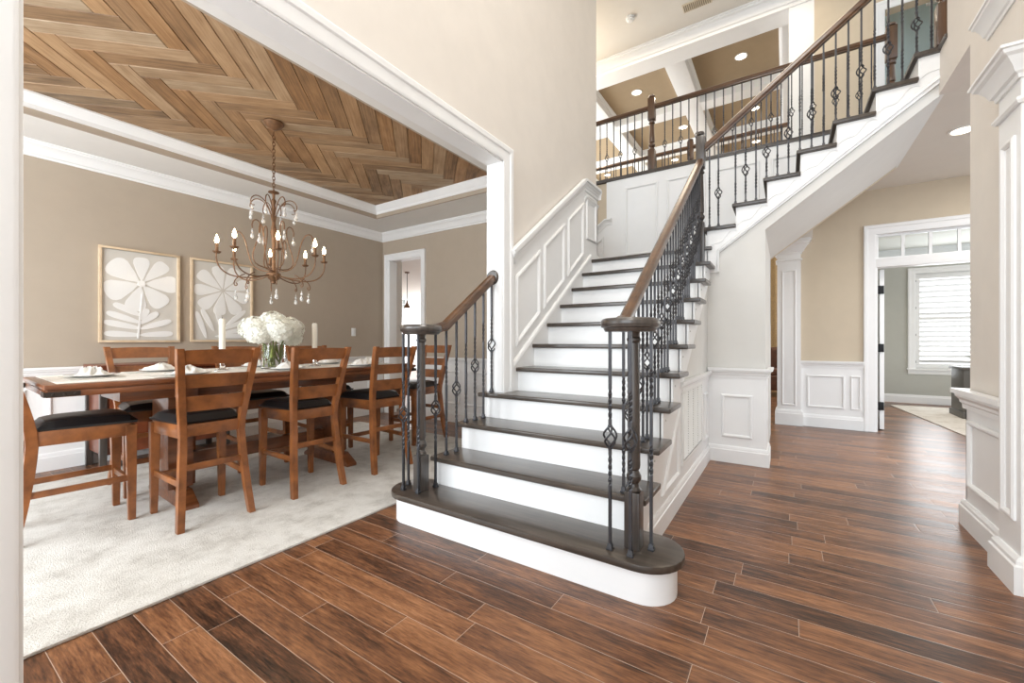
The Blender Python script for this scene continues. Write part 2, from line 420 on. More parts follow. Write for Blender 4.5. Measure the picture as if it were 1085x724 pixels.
# herringbone boards
bm = bmesh.new(); cl = bm.loops.layers.float_color.new('plank'); ul = bm.loops.layers.uv.new('along')
HW = .117; HN = 6
e1 = Vector((math.cos(-PI / 4), math.sin(-PI / 4), 0)); e2 = Vector((math.cos(PI / 4), math.sin(PI / 4), 0))
org = Vector((0.751, 2.615, 2.914))
def hboard(i, j, n, vert):
    g = .0012
    a0, a1, b0, b1 = (i * HW, (i + n) * HW, j * HW, (j + 1) * HW) if not vert else (i * HW, (i + 1) * HW, j * HW, (j + n) * HW)
    cs = [(a0 + g, b0 + g), (a1 - g, b0 + g), (a1 - g, b1 - g), (a0 + g, b1 - g)]
    P = [org + e1 * a + e2 * b for a, b in cs]
    cx = sum((p.x for p in P)) / 4; cy = sum((p.y for p in P)) / 4
    if cx < TX0 - .6 or cx > TX1 + .6 or cy < TY0 - .6 or cy > TY1 + .6: return
    r = random.random(); r2 = min(1, max(0, (.7 if not vert else .25) + random.uniform(-.35, .35)))
    zo = random.uniform(-.0015, .0015); bv = .003
    inner = [org + e1 * (a + (bv if a < (a0 + a1) / 2 else -bv)) + e2 * (b + (bv if b < (b0 + b1) / 2 else -bv)) for a, b in cs]
    top = [bm.verts.new((p.x, p.y, 2.916)) for p in P]; low = [bm.verts.new((p.x, p.y, 2.912 + zo)) for p in inner]
    uvs = [((a - a0), (b - b0)) if not vert else ((b - b0), (a - a0)) for a, b in cs]
    fs = [(low, uvs)]
    for q in range(4):
        fs.append(([top[q], top[(q + 1) % 4], low[(q + 1) % 4], low[q]], [uvs[q], uvs[(q + 1) % 4], uvs[(q + 1) % 4], uvs[q]]))
    for vs, uu in fs:
        f = bm.faces.new(vs)
        for lp, u_ in zip(f.loops, uu): lp[cl] = (r, r2, 0, 1); lp[ul].uv = (u_[0] + r * 9, u_[1] + r2 * 5)
for j in range(-50, 50):
    for q in range(-8, 8):
        hboard(j + 2 * HN * q, j, HN, False)
        # vertical board in column i with bottom j0: i - j0 = 2n-1 (mod 2n)
        hboard(j + 2 * HN - 1 + 2 * HN * q, j, HN, True)
for co, no in (((TX0, 0, 0), (-1, 0, 0)), ((TX1, 0, 0), (1, 0, 0)), ((0, TY0, 0), (0, -1, 0)), ((0, TY1, 0), (0, 1, 0))):
    bmesh.ops.bisect_plane(bm, geom=bm.verts[:] + bm.edges[:] + bm.faces[:], plane_co=co, plane_no=no, clear_outer=True)
bmesh.ops.recalc_face_normals(bm, faces=bm.faces)
for f_ in bm.faces:
    if f_.normal.z > .5: f_.normal_flip()
me = bpy.data.meshes.new('ceiling_dining_wood'); bm.to_mesh(me); bm.free(); me.materials.append(M_HERR)
o = link('ceiling_dining_wood', me); o['kind'] = 'structure'; o['label'] = 'herringbone reclaimed wood plank ceiling panel over the dining table'
struct('ceiling_dining_backing', wallbox(-1.2, 4.4, YB, 5.4, 2.94, 3.0), M_COFFER, 'backing above the dining ceiling planks')

# ------------------------------------------------------------------ walls: foyer / dining
m = MB()
m.box(-1.6, .218, YW, YB, 0, ZT); m.box(.218, 2.57, YW, YB, 2.45, ZT); m.box(2.57, 4.42, YW, YB, 0, ZT)
struct('wall_left', m, M_FOYER, 'tall beige wall between foyer and dining room')
m = MB()   # opening lining + casings, both sides
m.box(.216, .2275, YW - .004, YB + .004, 0, 2.452); m.box(2.56, 2.572, YW - .004, YB + .004, 0, 2.452); m.box(.216, 2.572, YW - .004, YB + .004, 2.44, 2.452)
cas = [(0, 0), (0, .012), (.012, .018), (.07, .022), (.078, .03), (.105, .034), (.115, .028), (.115, 0)]
def casing_u(mb, x0, x1, z1, y, side):
    """door-style casing around an opening lying in a constant-y plane (legs to floor)."""
    for (a, b) in (((x0, 0), (x0, z1)), ((x1, 0), (x1, z1))): pass
    path = [(x0, y, 0), (x0, y, z1), (x1, y, z1), (x1, y, 0)]
    mb.sweep(path, [(-p, q) for p, q in cas] if side < 0 else [(p, q) for p, q in cas], up=Vector((0, side, 0)))
casing_u(m, .2185, 2.57, 2.45, YW, -1)
casing_u(m, .2185, 2.57, 2.45, YB, 1)
struct('trim_opening', m, M_TRIM, 'white cased opening into the dining room', smooth=True)
struct('wall_dining_back', wallbox(-1.2, 4.48, 5.26, 5.4, 0, 2.94), M_TAUPE, 'taupe dining wall behind the table')
m = MB(); DY0, DY1, DZ = 4.42, 5.11, 2.35
m.box(4.355, 4.48, YB, DY0, 0, 2.94); m.box(4.355, 4.48, DY1, 5.26, 0, 2.94); m.box(4.355, 4.48, DY0, DY1, DZ, 2.94)
struct('wall_dining_end', m, M_TAUPE, 'taupe dining end wall with the doorway')
m = MB(); m.box(4.350, 4.49, DY1 - .012, DY1 + .002, 0, DZ); m.box(4.350, 4.49, DY0 - .002, DY0 + .012, 0, DZ); m.box(4.350, 4.49, DY0, DY1, DZ - .012, DZ + .002)
cas2 = [(a * .75, b) for a, b in cas]
m.sweep([(4.355, DY1, 0), (4.355, DY1, DZ), (4.355, DY0, DZ), (4.355, DY0, 0)], [(-p, q) for p, q in cas2], up=Vector((-1, 0, 0)))
struct('trim_dining_doorway', m, M_TRIM, 'white casing of the doorway to the kitchen', smooth=True)
# dining crown
m = MB(); run(m, [(-1.2, 5.26, 2.645), (4.355, 5.26, 2.645), (4.355, YB, 2.645), (-1.2, YB, 2.645)], crown_prof(.115, .105), 1)
struct('trim_dining_crown', m, M_TRIM, 'white crown moulding around the dining room', smooth=True)
# dining wainscot
m = MB(); WZ = .85
m.box(-1.2, 4.355, 5.25, 5.262, 0, WZ); m.box(4.345, 4.357, YB, DY0 - .09, 0, WZ)
run(m, [(-1.2, 5.25, WZ - .03), (4.345, 5.25, WZ - .03)], cap_prof(.06, .04), 1); run(m, [(4.345, DY0 - .09, WZ - .03), (4.345, YB, WZ - .03)], cap_prof(.06, .04), 1)
for i in range(7):
    x0 = -.55 + i * .68
    frame_rect(m, (x0, 5.25, .24), (1, 0, 0), (0, 0, 1), .56, .46, N=(0, -1, 0))
for i in range(4):
    y0 = 1.98 + i * .565
    frame_rect(m, (4.345, y0, .24), (0, 1, 0), (0, 0, 1), .47, .46, N=(-1, 0, 0))
struct('trim_dining_wainscot', m, M_TRIM, 'white panelled wainscot of the dining room', smooth=True)
m = MB(); run(m, [(-1.2, 5.25, 0), (4.345, 5.25, 0)], base_prof(.15), 1); run(m, [(4.345, DY0 - .09, 0), (4.345, YB, 0)], base_prof(.15), 1)
struct('baseboard_dining', m, M_TRIM, 'white baseboard of the dining room', smooth=True)
# front walls (behind the camera): window openings let the daylight in
m = MB()
m.box(-1.75, -1.6, -1.2, -.95, 0, ZT); m.box(-1.75, -1.6, 1.6, YB, 0, ZT); m.box(-1.75, -1.6, -.95, 1.6, 5.6, ZT)
m.box(-1.35, -1.2, YB, 2.1, 0, 2.9); m.box(-1.35, -1.2, 4.9, 5.4, 0, 2.94); m.box(-1.35, -1.2, 2.1, 4.9, 0, .4); m.box(-1.35, -1.2, 2.1, 4.9, 2.6, 2.9)
struct('wall_front', m, M_FOYER, 'front wall with the entry and dining window openings')

# raked wainscot on the left stair wall
m = MB(); yf = YW - .012
C0 = .925
def lineZ(c): return lambda x: NOSE1(x) + c
capz = lambda x: NOSE1(x) + C0
XK = 4.05; ZK = capz(XK)
m.prism([(2.69, 0.3), (2.69, capz(2.69) - .02), (XK, ZK - .02), (4.43, ZK - .02), (4.43, 1.98), (4.22, 1.9)], 'y', yf, YW + .002)
run(m, [(2.69, yf, capz(2.69) - .075), (XK, yf, ZK - .075), (4.43, yf, ZK - .075)], cap_prof(.075, .05), 1)
run(m, [(4.43, YW - .05, ZK - .075), (4.43, YB + .0, ZK - .075)], cap_prof(.075, .04), 1)
run(m, [(XK + .02, yf, ZK - .2), (4.43, yf, ZK - .2)], cap_prof(.03, .02), 1)
for x0, x1 in ((2.735, 3.115), (3.185, 3.585), (3.665, 4.03)):
    frame_poly(m, [(x0, yf, NOSE1(x0) + .15), (x1, yf, NOSE1(x1) + .15), (x1, yf, NOSE1(x1) + .70), (x0, yf, NOSE1(x0) + .70)], (0, -1, 0), .034, .018)
frame_rect(m, (4.11, yf, 2.18), (1, 0, 0), (0, 0, 1), .27, .47, N=(0, -1, 0), t=.03)
m.box(4.412, 4.43, YW - .012, YB, 1.98, ZK - .02)
struct('trim_stair_wainscot', m, M_TRIM, 'white raked wainscot panels along the left stair wall', smooth=True)
m = MB()   # skirt board along the steps
m.prism([(2.60, .52), (2.66, NOSE1(2.66) + .04), (4.22, NOSE1(4.22) + .04), (4.43, NOSE1(4.22) + .08), (4.43, 1.90), (4.2, 1.66)], 'y', YW - .026, YW - .006)
run(m, [(2.66, YW - .012, NOSE1(2.66) + .03), (4.22, YW - .012, NOSE1(4.22) + .03)], [(0, 0), (.022, 0), (.018, .02), (.008, .03), (0, .03)], 1)
struct('trim_stair_skirt', m, M_TRIM, 'white skirt board along the left end of the steps', smooth=True)

# ------------------------------------------------------------------ lower flight
lower = thing('staircase', 'straight lower staircase with dark treads and white risers up to the landing', 'stairs', (1.9, 1.2, 0))
YR, YL = .605, 1.755
def rnd_tread(mb, x0, x1, y0, y1, z1, t=.032):
    mb.box(x0, x1, y0, y1, z1 - t, z1, .0105, 3)
def stadium(x0, cy0, cy1, r, n=14):
    cx = x0 + r; pts = []
    for i in range(n + 1):
        a = -PI + PI * i / n; pts.append((cx + r * math.cos(a), cy0 + r * math.sin(a)))      # right end
    for i in range(n + 1):
        a = 0 + PI * i / n; pts.append((cx + r * math.cos(a), cy1 + r * math.sin(a)))
    return pts
# first tread: both ends rounded
m = MB(); m.prism(stadium(1.72, .53, 1.94, .17), 'z', RIS - .034, RIS, .009); m.build('tread', M_TREAD, lower, True)
m = MB(); m.prism(stadium(1.752, .53, 1.94, .138), 'z', .0, RIS - .033); m.build('riser', M_TRIM, lower, True)
for k in range(2, 11):
    x = NX(k); yl = 1.925 if k <= 4 else YL
    if k == 4: pass
    m = MB()
    if k <= 3: rnd_tread(m, x, x + TR + .04, .545, yl, k * RIS)
    elif k == 4:
        rnd_tread(m, x, x + TR + .04, .545, YL, k * RIS); m.box(x, 2.565, YL - .02, 1.925, k * RIS - .032, k * RIS, .0105, 3)
    else: rnd_tread(m, x, x + TR + .04, .545, yl, k * RIS)
    m.build('tread', M_TREAD, lower, True)
    m = MB(); m.box(x + .03, x + .05, YR, 1.89 if k <= 4 else YL, (k - 1) * RIS - .005, k * RIS - .03)
    if 2 <= k <= 4: m.box(x + .05, min(x + .3, 2.566), 1.872, 1.89, 0.001, k * RIS - .03)
    m.build('riser', M_TRIM, lower, True)
m = MB(); m.box(NX(11) + .03, NX(11) + .05, YR, YL, 10 * RIS - .005, 11 * RIS - .03); m.build('riser', M_TRIM, lower, True)
m = MB(); rnd_tread(m, NX(11), XB - .016, .57, YL, 11 * RIS); rnd_tread(m, 4.49, XB - .016, YL - .02, 4.0, 11 * RIS); m.build('landing_floor', M_TREADX, lower, True)
# right open stringer (sawtooth)
pts = [(1.99, 0.0)]
pts = [(1.94, 0.002)]
top = []
for k in range(2, 12):
    x = NX(k) + .03
    top += [(x, (k - 1) * RIS - .033), (x, k * RIS - .033)]
top = [(2.0, .002), (2.0, RIS - .033 + .0)] + top[0:]
low = [(4.28, NOSE1(4.28) - .326), (1.94 + .0, NOSE1(1.94) - .326)]
poly = top + [(4.28, 11 * RIS - .033)] + [(4.28, NOSE1(4.28) - .326), (1.985 + .02, .002 + 0.03)]
m = MB(); m.prism(poly, 'y', .592, .612); m.build('stringer', M_TRIM, lower, True, smooth=False)
for k in range(2, 11):
    m = MB(); m.lathe([(0, -.002), (.006, -.002), (.006, .003), (0, .003)], (NX(k) + .085, .5905, k * RIS - .085), 10, 'y')
    m.build('screw_plug', plain('filler_plug', (196, 194, 188), .6), lower, True)

# side wall under the lower flight
m = MB(); m.prism([(2.3, .0), (4.29, 0), (4.29, NOSE1(4.29) - .30), (2.3, NOSE1(2.3) - .30)], 'y', .614, .66)
struct('wall_stair_side', m, M_GREY, 'pale grey wall below the side of the lower flight')
m = MB(); ZC = .80
xc = 1.72 + (ZC - RIS + .326) / .72
m.prism([(2.05, 0), (4.29, 0), (4.29, ZC), (xc, ZC), (2.05, NOSE1(2.05) - .32)], 'y', .606, .616)
run(m, [(xc - .06, .606, ZC - .03), (4.262, .606, ZC - .03)], cap_prof(.055, .035), 1)
frame_poly(m, [(2.42, .606, .19), (2.97, .606, .19), (2.97, .606, .68), (2.42 + .48, .606, .63)][:0] or [(2.50, .606, .2), (2.97, .606, .2), (2.97, .606, NOSE1(2.97) - .42)], (0, -1, 0), .03, .016)
frame_rect(m, (4.0, .606, .22), (1, 0, 0), (0, 0, 1), .2, .42, N=(0, -1, 0))
struct('trim_stair_side_wainscot', m, M_TRIM, 'white panelling on the side of the lower flight', smooth=True)
m = MB(); run(m, [(2.04, .606, 0), (4.262, .606, 0)], base_prof(.14, .02), 1)
struct('baseboard_stair_side', m, M_TRIM, 'white baseboard along the side of the stairs', smooth=True)
# return air grille
g = thing('return_air_grille', 'white louvred return air grille in the panelled side of the stairs', 'vent', (3.47, .600, .23))
m = MB(); gx0, gx1, gz0, gz1 = 3.07, 3.87, .235, .765
for a in ((gx0, gx1, gz0, gz0 + .03), (gx0, gx1, gz1 - .03, gz1), (gx0, gx0 + .03, gz0 + .03, gz1 - .03), (gx1 - .03, gx1, gz0 + .03, gz1 - .03)):
    m.box(a[0], a[1], .592, .6075, a[2], a[3], .002)
for i in (1, 2, 3): 
    x = gx0 + (gx1 - gx0) * i / 4; m.box(x - .008, x + .008, .5935, .606, gz0 + .02, gz1 - .02)
m.build('frame', M_PLASTIC, g, True)
m = MB()
for i in range(26):
    z = gz0 + .04 + i * .0178
    m.prism([(.592, z), (.594, z + .001), (.603, z + .012), (.601, z + .012)], 'x', gx0 + .03, gx1 - .03)
lv = m.build('louvres', M_PLASTIC, g, True)
m = MB(); m.box(gx0 + .02, gx1 - .02, .6035, .607, gz0 + .02, gz1 - .02); m.build('duct_opening', plain('duct_shadow', (196, 194, 188), .8), g, True)

# ------------------------------------------------------------------ block under the upper flight
m = MB()
sof = lambda y: NOSE2(y) - .45
m.prism([(.66, 0), (.15, 0), (.15, sof(.15)), (-.94, sof(-.94)), (-.94, NOSE2(-.94) - .2), (.66, NOSE2(.66) - .2)], 'x', 4.285, 4.30)
m.box(4.30, 5.88, .15, .17, 0, sof(.15) + .02)
struct('wall_under_landing', m, M_GREY, 'pale grey wall under the landing beside the hall opening')
m = MB(); m.prism([(.16, sof(.16)), (-.99, sof(-.99)), (-.99, sof(-.99) + .05), (.16, sof(.16) + .05)], 'x', 4.286, 5.89)
struct('ceiling_stair_soffit', m, M_GREY, 'sloping soffit under the upper flight')
m = MB(); m.box(4.272, 4.287, .15, .606, 0, .83)
run(m, [(4.272, .606, .80), (4.272, .138, .80), (4.62, .138, .80)], cap_prof(.06, .045), 1)
frame_rect(m, (4.272, .245, .23), (0, 1, 0), (0, 0, 1), .25, .39, N=(-1, 0, 0))
m.box(4.272, 4.62, .138, .15, 0, .83)
struct('trim_under_landing', m, M_TRIM, 'white panelled wainscot under the landing', smooth=True)
m = MB(); run(m, [(4.272, .606, 0), (4.272, .138, 0), (4.62, .138, 0)], base_prof(.15, .02), 1)
struct('baseboard_under_landing', m, M_TRIM, 'white baseboard under the landing', smooth=True)

# ------------------------------------------------------------------ upper flight
upper = thing('staircase', 'upper staircase rising right from the landing to the second floor', 'stairs', (5.0, .6, 11 * RIS))
XS = 4.262
for k in range(12, 19):
    y = NY(k)
    m = MB(); m.box(4.225, 5.76, y - .27, y, k * RIS - .032, k * RIS, .0105, 3); m.build('tread', M_TREADX, upper, True)
    m = MB(); m.box(XS + .012, 5.76, y - .05, y - .03, (k - 1) * RIS - .004, k * RIS - .03); m.build('riser', M_TRIM, upper, True)
m = MB(); m.box(XS, 5.76, NY(19) - .05, NY(19) - .03, 18 * RIS - .004, 19 * RIS - .03); m.build('riser', M_TRIM, upper, True)
tp = []
for k in range(12, 19):
    y = NY(k) - .03; tp += [(y, (k - 1) * RIS - .033), (y, k * RIS - .033)]
tp += [(NY(19) - .03, 18 * RIS - .033), (NY(19) - .03, 19 * RIS - .033)]
poly = [(.606, 1.74), (.606, 11 * RIS - .033)] + tp + [(NY(19) - .03, NOSE2(NY(19)) - .34), (.512, NOSE2(.512) - .34), (.512, 1.74)]
m = MB(); m.prism(poly, 'x', XS, XS + .022); m.build('stringer', M_TRIM, upper, True, smooth=False)
m = MB(); m.sweep([(XS, .512, 1.74), (XS, .512, NOSE2(.512) - .33), (XS, -.95, NOSE2(-.95) - .33)], [(-.0, 0), (-.0, .014), (-.012, .012), (-.02, .006), (-.026, 0)], up=Vector((-1, 0, 0)))
m.build('trim_strip', M_TRIM, upper, True)
for k in range(12, 19):      # scrolled bracket appliques under each tread end
    y = NY(k); z = k * RIS - .034
    n = 14; lowp = []
    for i in range(n + 1):
        s = i / n; yy = y - .045 - s * .235
        zz = z - .155 + .105 * (s * s * (3 - 2 * s)) + .016 * math.sin(s * 3.2 * PI) + (.03 * s)
        lowp.append((yy, zz))
    poly = [(y - .045, z)] + lowp + [(y - .28, z)]
    if k == 18: poly = [(max(a, -.945), b) for a, b in poly]
    m = MB(); m.prism(poly, 'x', XS - .007, XS + .001); m.build('bracket', M_TRIM, upper, True, smooth=False)

# back of the landing and balcony face
m = MB(); m.prism([(4.2, 1.3), (4.2, Z2 - .035), (-.96, Z2 - .035), (-.96, sof(-.94) + .01), (.15, sof(.15)), (.15, 1.3)], 'x', XB, XB + .08)
struct('wall_landing_back', m, M_TAN, 'wall behind the landing below the balcony')
m = MB(); m.prism([(2.16, 1.98), (2.16, Z2 - .03), (-.96, Z2 - .03), (-.96, NOSE2(-.96) - .2), (.645, 1.98)], 'x', XB - .014, XB + .002)
frame_rect(m, (XB - .014, 1.44, 2.3), (0, 1, 0), (0, 0, 1), .445, .955, N=(-1, 0, 0), t=.03)
frame_rect(m, (XB - .014, .85, 2.3), (0, 1, 0), (0, 0, 1), .475, .955, N=(-1, 0, 0), t=.03)
for y0, y1 in ((.26, .735), (-.28, .145)):
    frame_poly(m, [(XB - .014, y0, NOSE2(y0) + .2), (XB - .014, y1, NOSE2(y1) + .2), (XB - .014, y1, 3.255), (XB - .014, y0, 3.255)], (-1, 0, 0), .03, .016)
m.prism([(2.16, 1.2), (2.16, 2.80), (3.9, 1.5), (3.9, .2)], 'x', XB - .014, XB + .001)
m.sweep([(XB - .014, 3.9, 1.5), (XB - .014, 2.16, 2.80), (XB - .014, 2.08, 2.80)], [(p, q) for p, q in cap_prof(.06, .04)], up=Vector((0, 0, 1)))
frame_poly(m, [(XB - .014, 2.2, 2.1), (XB - .014, 2.2, 2.62), (XB - .014, 2.75, 2.2), (XB - .014, 2.75, 1.75)], (-1, 0, 0), .03, .016)
struct('trim_landing_panels', m, M_TRIM, 'white wainscot panels behind the landing', smooth=True)
m = MB(); m.box(XB - .03, 7.6, -3.2, 4.2, Z2 - .03, Z2, .006)
struct('floor_balcony', m, M_TREAD, 'dark wood floor edge of the upper hall')
struct('floor_upper', wallbox(4.3, XB - .03, -3.2, NY(19) - .05, Z2 - .2, Z2), M_TREAD, 'second floor at the head of the stairs')
struct('ceiling_hall', wallbox(5.88, 7.0, -4.2, 4.2, 2.95, 3.38), M_CEIL, 'ceiling of the lower hall')
struct('ceiling_hall_side', wallbox(3.58, 5.88, -4.2, -.965, 2.93, 3.2), M_CEIL, 'ceiling of the hall beside the stairs')

# ------------------------------------------------------------------ right wall with column
m = MB(); m.box(-1.6, 3.58, -1.04, -.92, 0, ZT); m.prism([(3.58, 2.91), (4.285, 2.91), (4.285, 3.215), (4.09, 3.215), (4.09, ZT), (3.58, ZT)], 'y', -1.04, -.94); m.box(4.285, XB, -3.2, -3.1, Z2, ZT)
struct('wall_right', m, M_FOYER, 'tall beige wall on the right of the foyer')
m = MB(); m.box(4.085, 4.3, -1.05, -.925, 3.215, 3.247, .008); tr_ = struct('trim_landing_nosing', m, M_TREADX, 'dark nosing on the low wall at the head of the stairs')
m = MB(); m.box(3.0, 3.595, -.92, -.906, 0, .80); m.box(3.58, 3.595, -1.04, -.906, 0, .8)
run(m, [(3.595, -1.06, .735), (3.595, -.906, .735), (2.95, -.906, .735)][::-1], cap_prof(.08, .055), -1)
frame_rect(m, (3.05, -.906, .24), (1, 0, 0), (0, 0, 1), .48, .40, N=(0, 1, 0), t=.034, d=.018)
struct('trim_right_wainscot', m, M_TRIM, 'white wainscot on the right wall', smooth=True)
m = MB(); run(m, [(2.95, -.906, 0), (3.595, -.906, 0), (3.595, -1.06, 0)], base_prof(.15, .025), -1)
struct('baseboard_right', m, M_TRIM, 'white baseboard on the right wall', smooth=True)
col = thing('column', 'white panelled square column with crown capital on the right of the foyer', 'column', (2.85, -.96, 0))
cx0, cx1, cy = 2.74, 2.965, -.858
m = MB(); m.box(cx0, cx1, -1.05, cy, 0, 2.36)
m.build('shaft', M_TRIM, col, True, smooth=False)
m = MB(); frame_rect(m, (cx0 + .045, cy, .30), (1, 0, 0), (0, 0, 1), cx1 - cx0 - .09, 1.72, N=(0, 1, 0), t=.03, d=.014); m.build('panel_mould', M_TRIM, col, True)
m = MB(); run(m, [(cx0, -1.05, 0), (cx0, cy, 0), (cx1, cy, 0), (cx1, -1.05, 0)], base_prof(.16, .03), -1); m.build('base', M_TRIM, col, True)
m = MB(); run(m, [(cx0, -1.05, 2.25), (cx0, cy, 2.25), (cx1, cy, 2.25), (cx1, -1.05, 2.25)], crown_prof(.125, .085), -1)
run(m, [(cx0, -1.05, 2.14), (cx0, cy, 2.14), (cx1, cy, 2.14), (cx1, -1.05, 2.14)], [(0, 0), (.012, 0), (.02, .012), (.02, .022), (.008, .03), (0, .03)], -1)
m.box(cx0 - .08, cx1 + .08, -1.05, cy + .08, 2.365, 2.375)
m.build('capital', M_TRIM, col, True)
m = MB(); m.box(-1.6, 3.16, -.93, -.88, 2.376, 6.15)
struct('wall_right_upper', m, M_FOYER, 'upper wall above the column')
m = MB(); run(m, [(2.2, -.88, 2.66), (3.16, -.88, 2.66), (3.16, -.93, 2.66)], crown_prof(.12, .06), -1)
struct('trim_right_upper', m, M_TRIM, 'white moulding above the column', smooth=True)

# ------------------------------------------------------------------ hall, study
XH = 6.68
m = MB()
m.box(XH, XH + .15, -.90, -.16, 0, 2.95); m.box(XH, XH + .15, -4.2, -.90, 2.46, 2.95); m.box(XH, XH + .15, -4.2, -2.9, 0, 2.46)
struct('wall_hall', m, M_TAN, 'tan hall wall with the doorway to the study')
m = MB(); m.box(XH - .1, XH + .25, -.29, 4.2, 2.43, 2.95)
struct('wall_hall_beam', m, M_FOYER, 'tan beam above the hall pilaster')
pil = thing('pilaster', 'white panelled pilaster with crown capital at the end of the tan hall wall', 'column', (XH, -.03, 0))
px0, px1, py0, py1 = XH - .06, XH + .2, -.165, .095
m = MB(); m.box(px0, px1, py0, py1, 0, 2.34); m.build('shaft', M_TRIM, pil, True, smooth=False)
m = MB(); frame_rect(m, (px0, py0 + .05, .26), (0, 1, 0), (0, 0, 1), py1 - py0 - .1, 1.78, N=(-1, 0, 0), t=.02, d=.012); m.build('panel_mould', M_TRIM, pil, True)
lp = [(px0, py0), (px0, py1), (px1, py1), (px1, py0)]
m = MB(); run(m, [(a, b, 0) for a, b in lp], base_prof(.2, .025), -1, True); m.build('base', M_TRIM, pil, True)
m = MB(); run(m, [(a, b, 2.25) for a, b in lp], crown_prof(.16, .11), -1, True); run(m, [(a, b, 2.16) for a, b in lp], [(0, 0), (.012, 0), (.018, .012), (.012, .024), (0, .024)], -1, True)
m.box(px0 - .1, px1 + .1, py0 - .1, py1 + .1, 2.405, 2.43); m.build('capital', M_TRIM, pil, True)
m = MB(); m.box(XH - .014, XH + .001, -.80, -.165, 0, .83)
run(m, [(XH - .014, -.165, .79), (XH - .014, -.80, .79)], cap_prof(.06, .035), 1)
frame_rect(m, (XH - .014, -.62, .25), (0, 1, 0), (0, 0, 1), .39, .42, N=(-1, 0, 0)); frame_rect(m, (XH - .014, -.775, .25), (0, 1, 0), (0, 0, 1), .1, .42, N=(-1, 0, 0), t=.02)
run(m, [(XH - .014, -.165, 0), (XH - .014, -.80, 0)], base_prof(.16, .02), 1)
struct('trim_hall_wainscot', m, M_TRIM, 'white wainscot panels on the hall wall', smooth=True)
# study doorway with transom
DA, DB, DH, TH = -.915, -2.85, 2.0, 2.40
m = MB()
m.sweep([(XH, DA, 0), (XH, DA, TH), (XH, DB, TH), (XH, DB, 0)], [(-p, q) for p, q in cas], up=Vector((-1, 0, 0)))
m.box(XH - .002, XH + .155, DA - .02, DA + .01, 0, TH + .01); m.box(XH - .002, XH + .155, DB - .01, DB + .02, 0, TH + .01); m.box(XH - .002, XH + .155, DB, DA, TH, TH + .05)
m.box(XH - .016, XH + .155, DB, DA, DH, DH + .1, .004)
for i in range(9):
    y = DA - .02 - i * (DA - DB - .04) / 8
    m.box(XH + .05, XH + .08, y - .014, y + .014, DH + .1, TH)
m.box(XH + .045, XH + .085, DB, DA, DH + .1, DH + .125); m.box(XH + .045, XH + .085, DB, DA, TH - .025, TH)
struct('trim_study_doorway', m, M_TRIM, 'white cased study doorway with transom bars', smooth=True)
m = MB(); m.box(XH + .062, XH + .068, DB + .02, DA - .02, DH + .11, TH - .01)
struct('window_1', m, M_PANE, 'glass of the transom over the study door')
# door leaf, open into the study
dr = thing('door_1', 'white study door standing open, seen edge-on with black hinges', 'door', (XH + .16, DA - .03, 0))
dr['kind'] = 'structure'
m = MB(); m.box(XH + .165, XH + 1.0, DA - .105, DA - .062, .012, DH - .01, .003); m.build('door_leaf', M_TRIM, dr, True)
for z in (.3, 1.02, 1.74):
    m = MB(); m.box(XH + .145, XH + .164, DA - .1, DA - .022, z - .05, z + .05, .002); m.lathe([(.009, z - .052), (.009, z + .052)], (XH + .146, DA - .06, 0), 10); m.build('hinge', M_BLACK, dr, True)
m = MB(); m.tube([(XH + .93, DA - .105, .95), (XH + .93, DA - .16, .95), (XH + .82, DA - .16, .95)], .009, 8); m.lathe([(0, 0), (.025, 0), (.025, .008), (0, .008)], (XH + .93, DA - .113, .95), 14, 'y'); m.build('handle', M_BLACK, dr, True)
# study room
m = MB(); XS2 = 10.15
W0, W1, WA, WB = -3.05, -1.93, .62, 2.30      # window opening (y0,y1,z0,z1)
m.box(XS2, XS2 + .15, W1, -.55, 0, 2.9); m.box(XS2, XS2 + .15, -5, W0, 0, 2.9); m.box(XS2, XS2 + .15, W0, W1, 0, WA); m.box(XS2, XS2 + .15, W0, W1, WB, 2.9)
m.box(XH + .15, XS2, -.62, -.5, 0, 2.9)
struct('wall_study', m, M_STUDY, 'grey green study walls')
struct('ceiling_study', wallbox(XH + .15, XS2 + .15, -5, -.5, 2.75, 2.85), M_CEIL, 'ceiling of the study')
m = MB(); run(m, [(XH + .15, -.62, 2.63), (XS2, -.62, 2.63), (XS2, -5, 2.63)], crown_prof(.12, .1), 1)
struct('trim_study_crown', m, M_TRIM, 'white crown moulding in the study', smooth=True)
m = MB(); run(m, [(XH + .2, -.62, 0), (XS2, -.62, 0), (XS2, -5, 0)], base_prof(.15, .02), 1)
struct('baseboard_study', m, M_TRIM, 'white baseboard in the study', smooth=True)
win = MB()
win.sweep([(XS2, W1, WA), (XS2, W1, WB), (XS2, W0, WB), (XS2, W0, WA)], [(-p * .9, q) for p, q in cas], up=Vector((-1, 0, 0)))
win.box(XS2 - .05, XS2 + .02, W0 - .12, W1 + .12, WA - .03, WA, .006); win.box(XS2 - .02, XS2, W0 - .1, W1 + .1, WA - .1, WA - .03, .004)
wo = struct('window_2', win, M_TRIM, 'white framed study window with plantation shutters', smooth=True)
sh = thing('plantation_shutters', 'white plantation shutters filling the bright study window', 'shutters', (XS2, (W0 + W1) / 2, WA))
m = MB()
for (a, b, c, e) in ((W0, W1, WA, WA + .09), (W0, W1, WB - .09, WB), (W0, W0 + .06, WA + .09, WB - .09), (W1 - .06, W1, WA + .09, WB - .09), (W0 + .06, W1 - .06, (WA + WB) / 2 + .02, (WA + WB) / 2 + .075)):
    m.box(XS2 + .02, XS2 + .05, a, b, c, e, .003)
m.build('frame', M_TRIM, sh, True)
ztop = (WA + WB) / 2 + .02
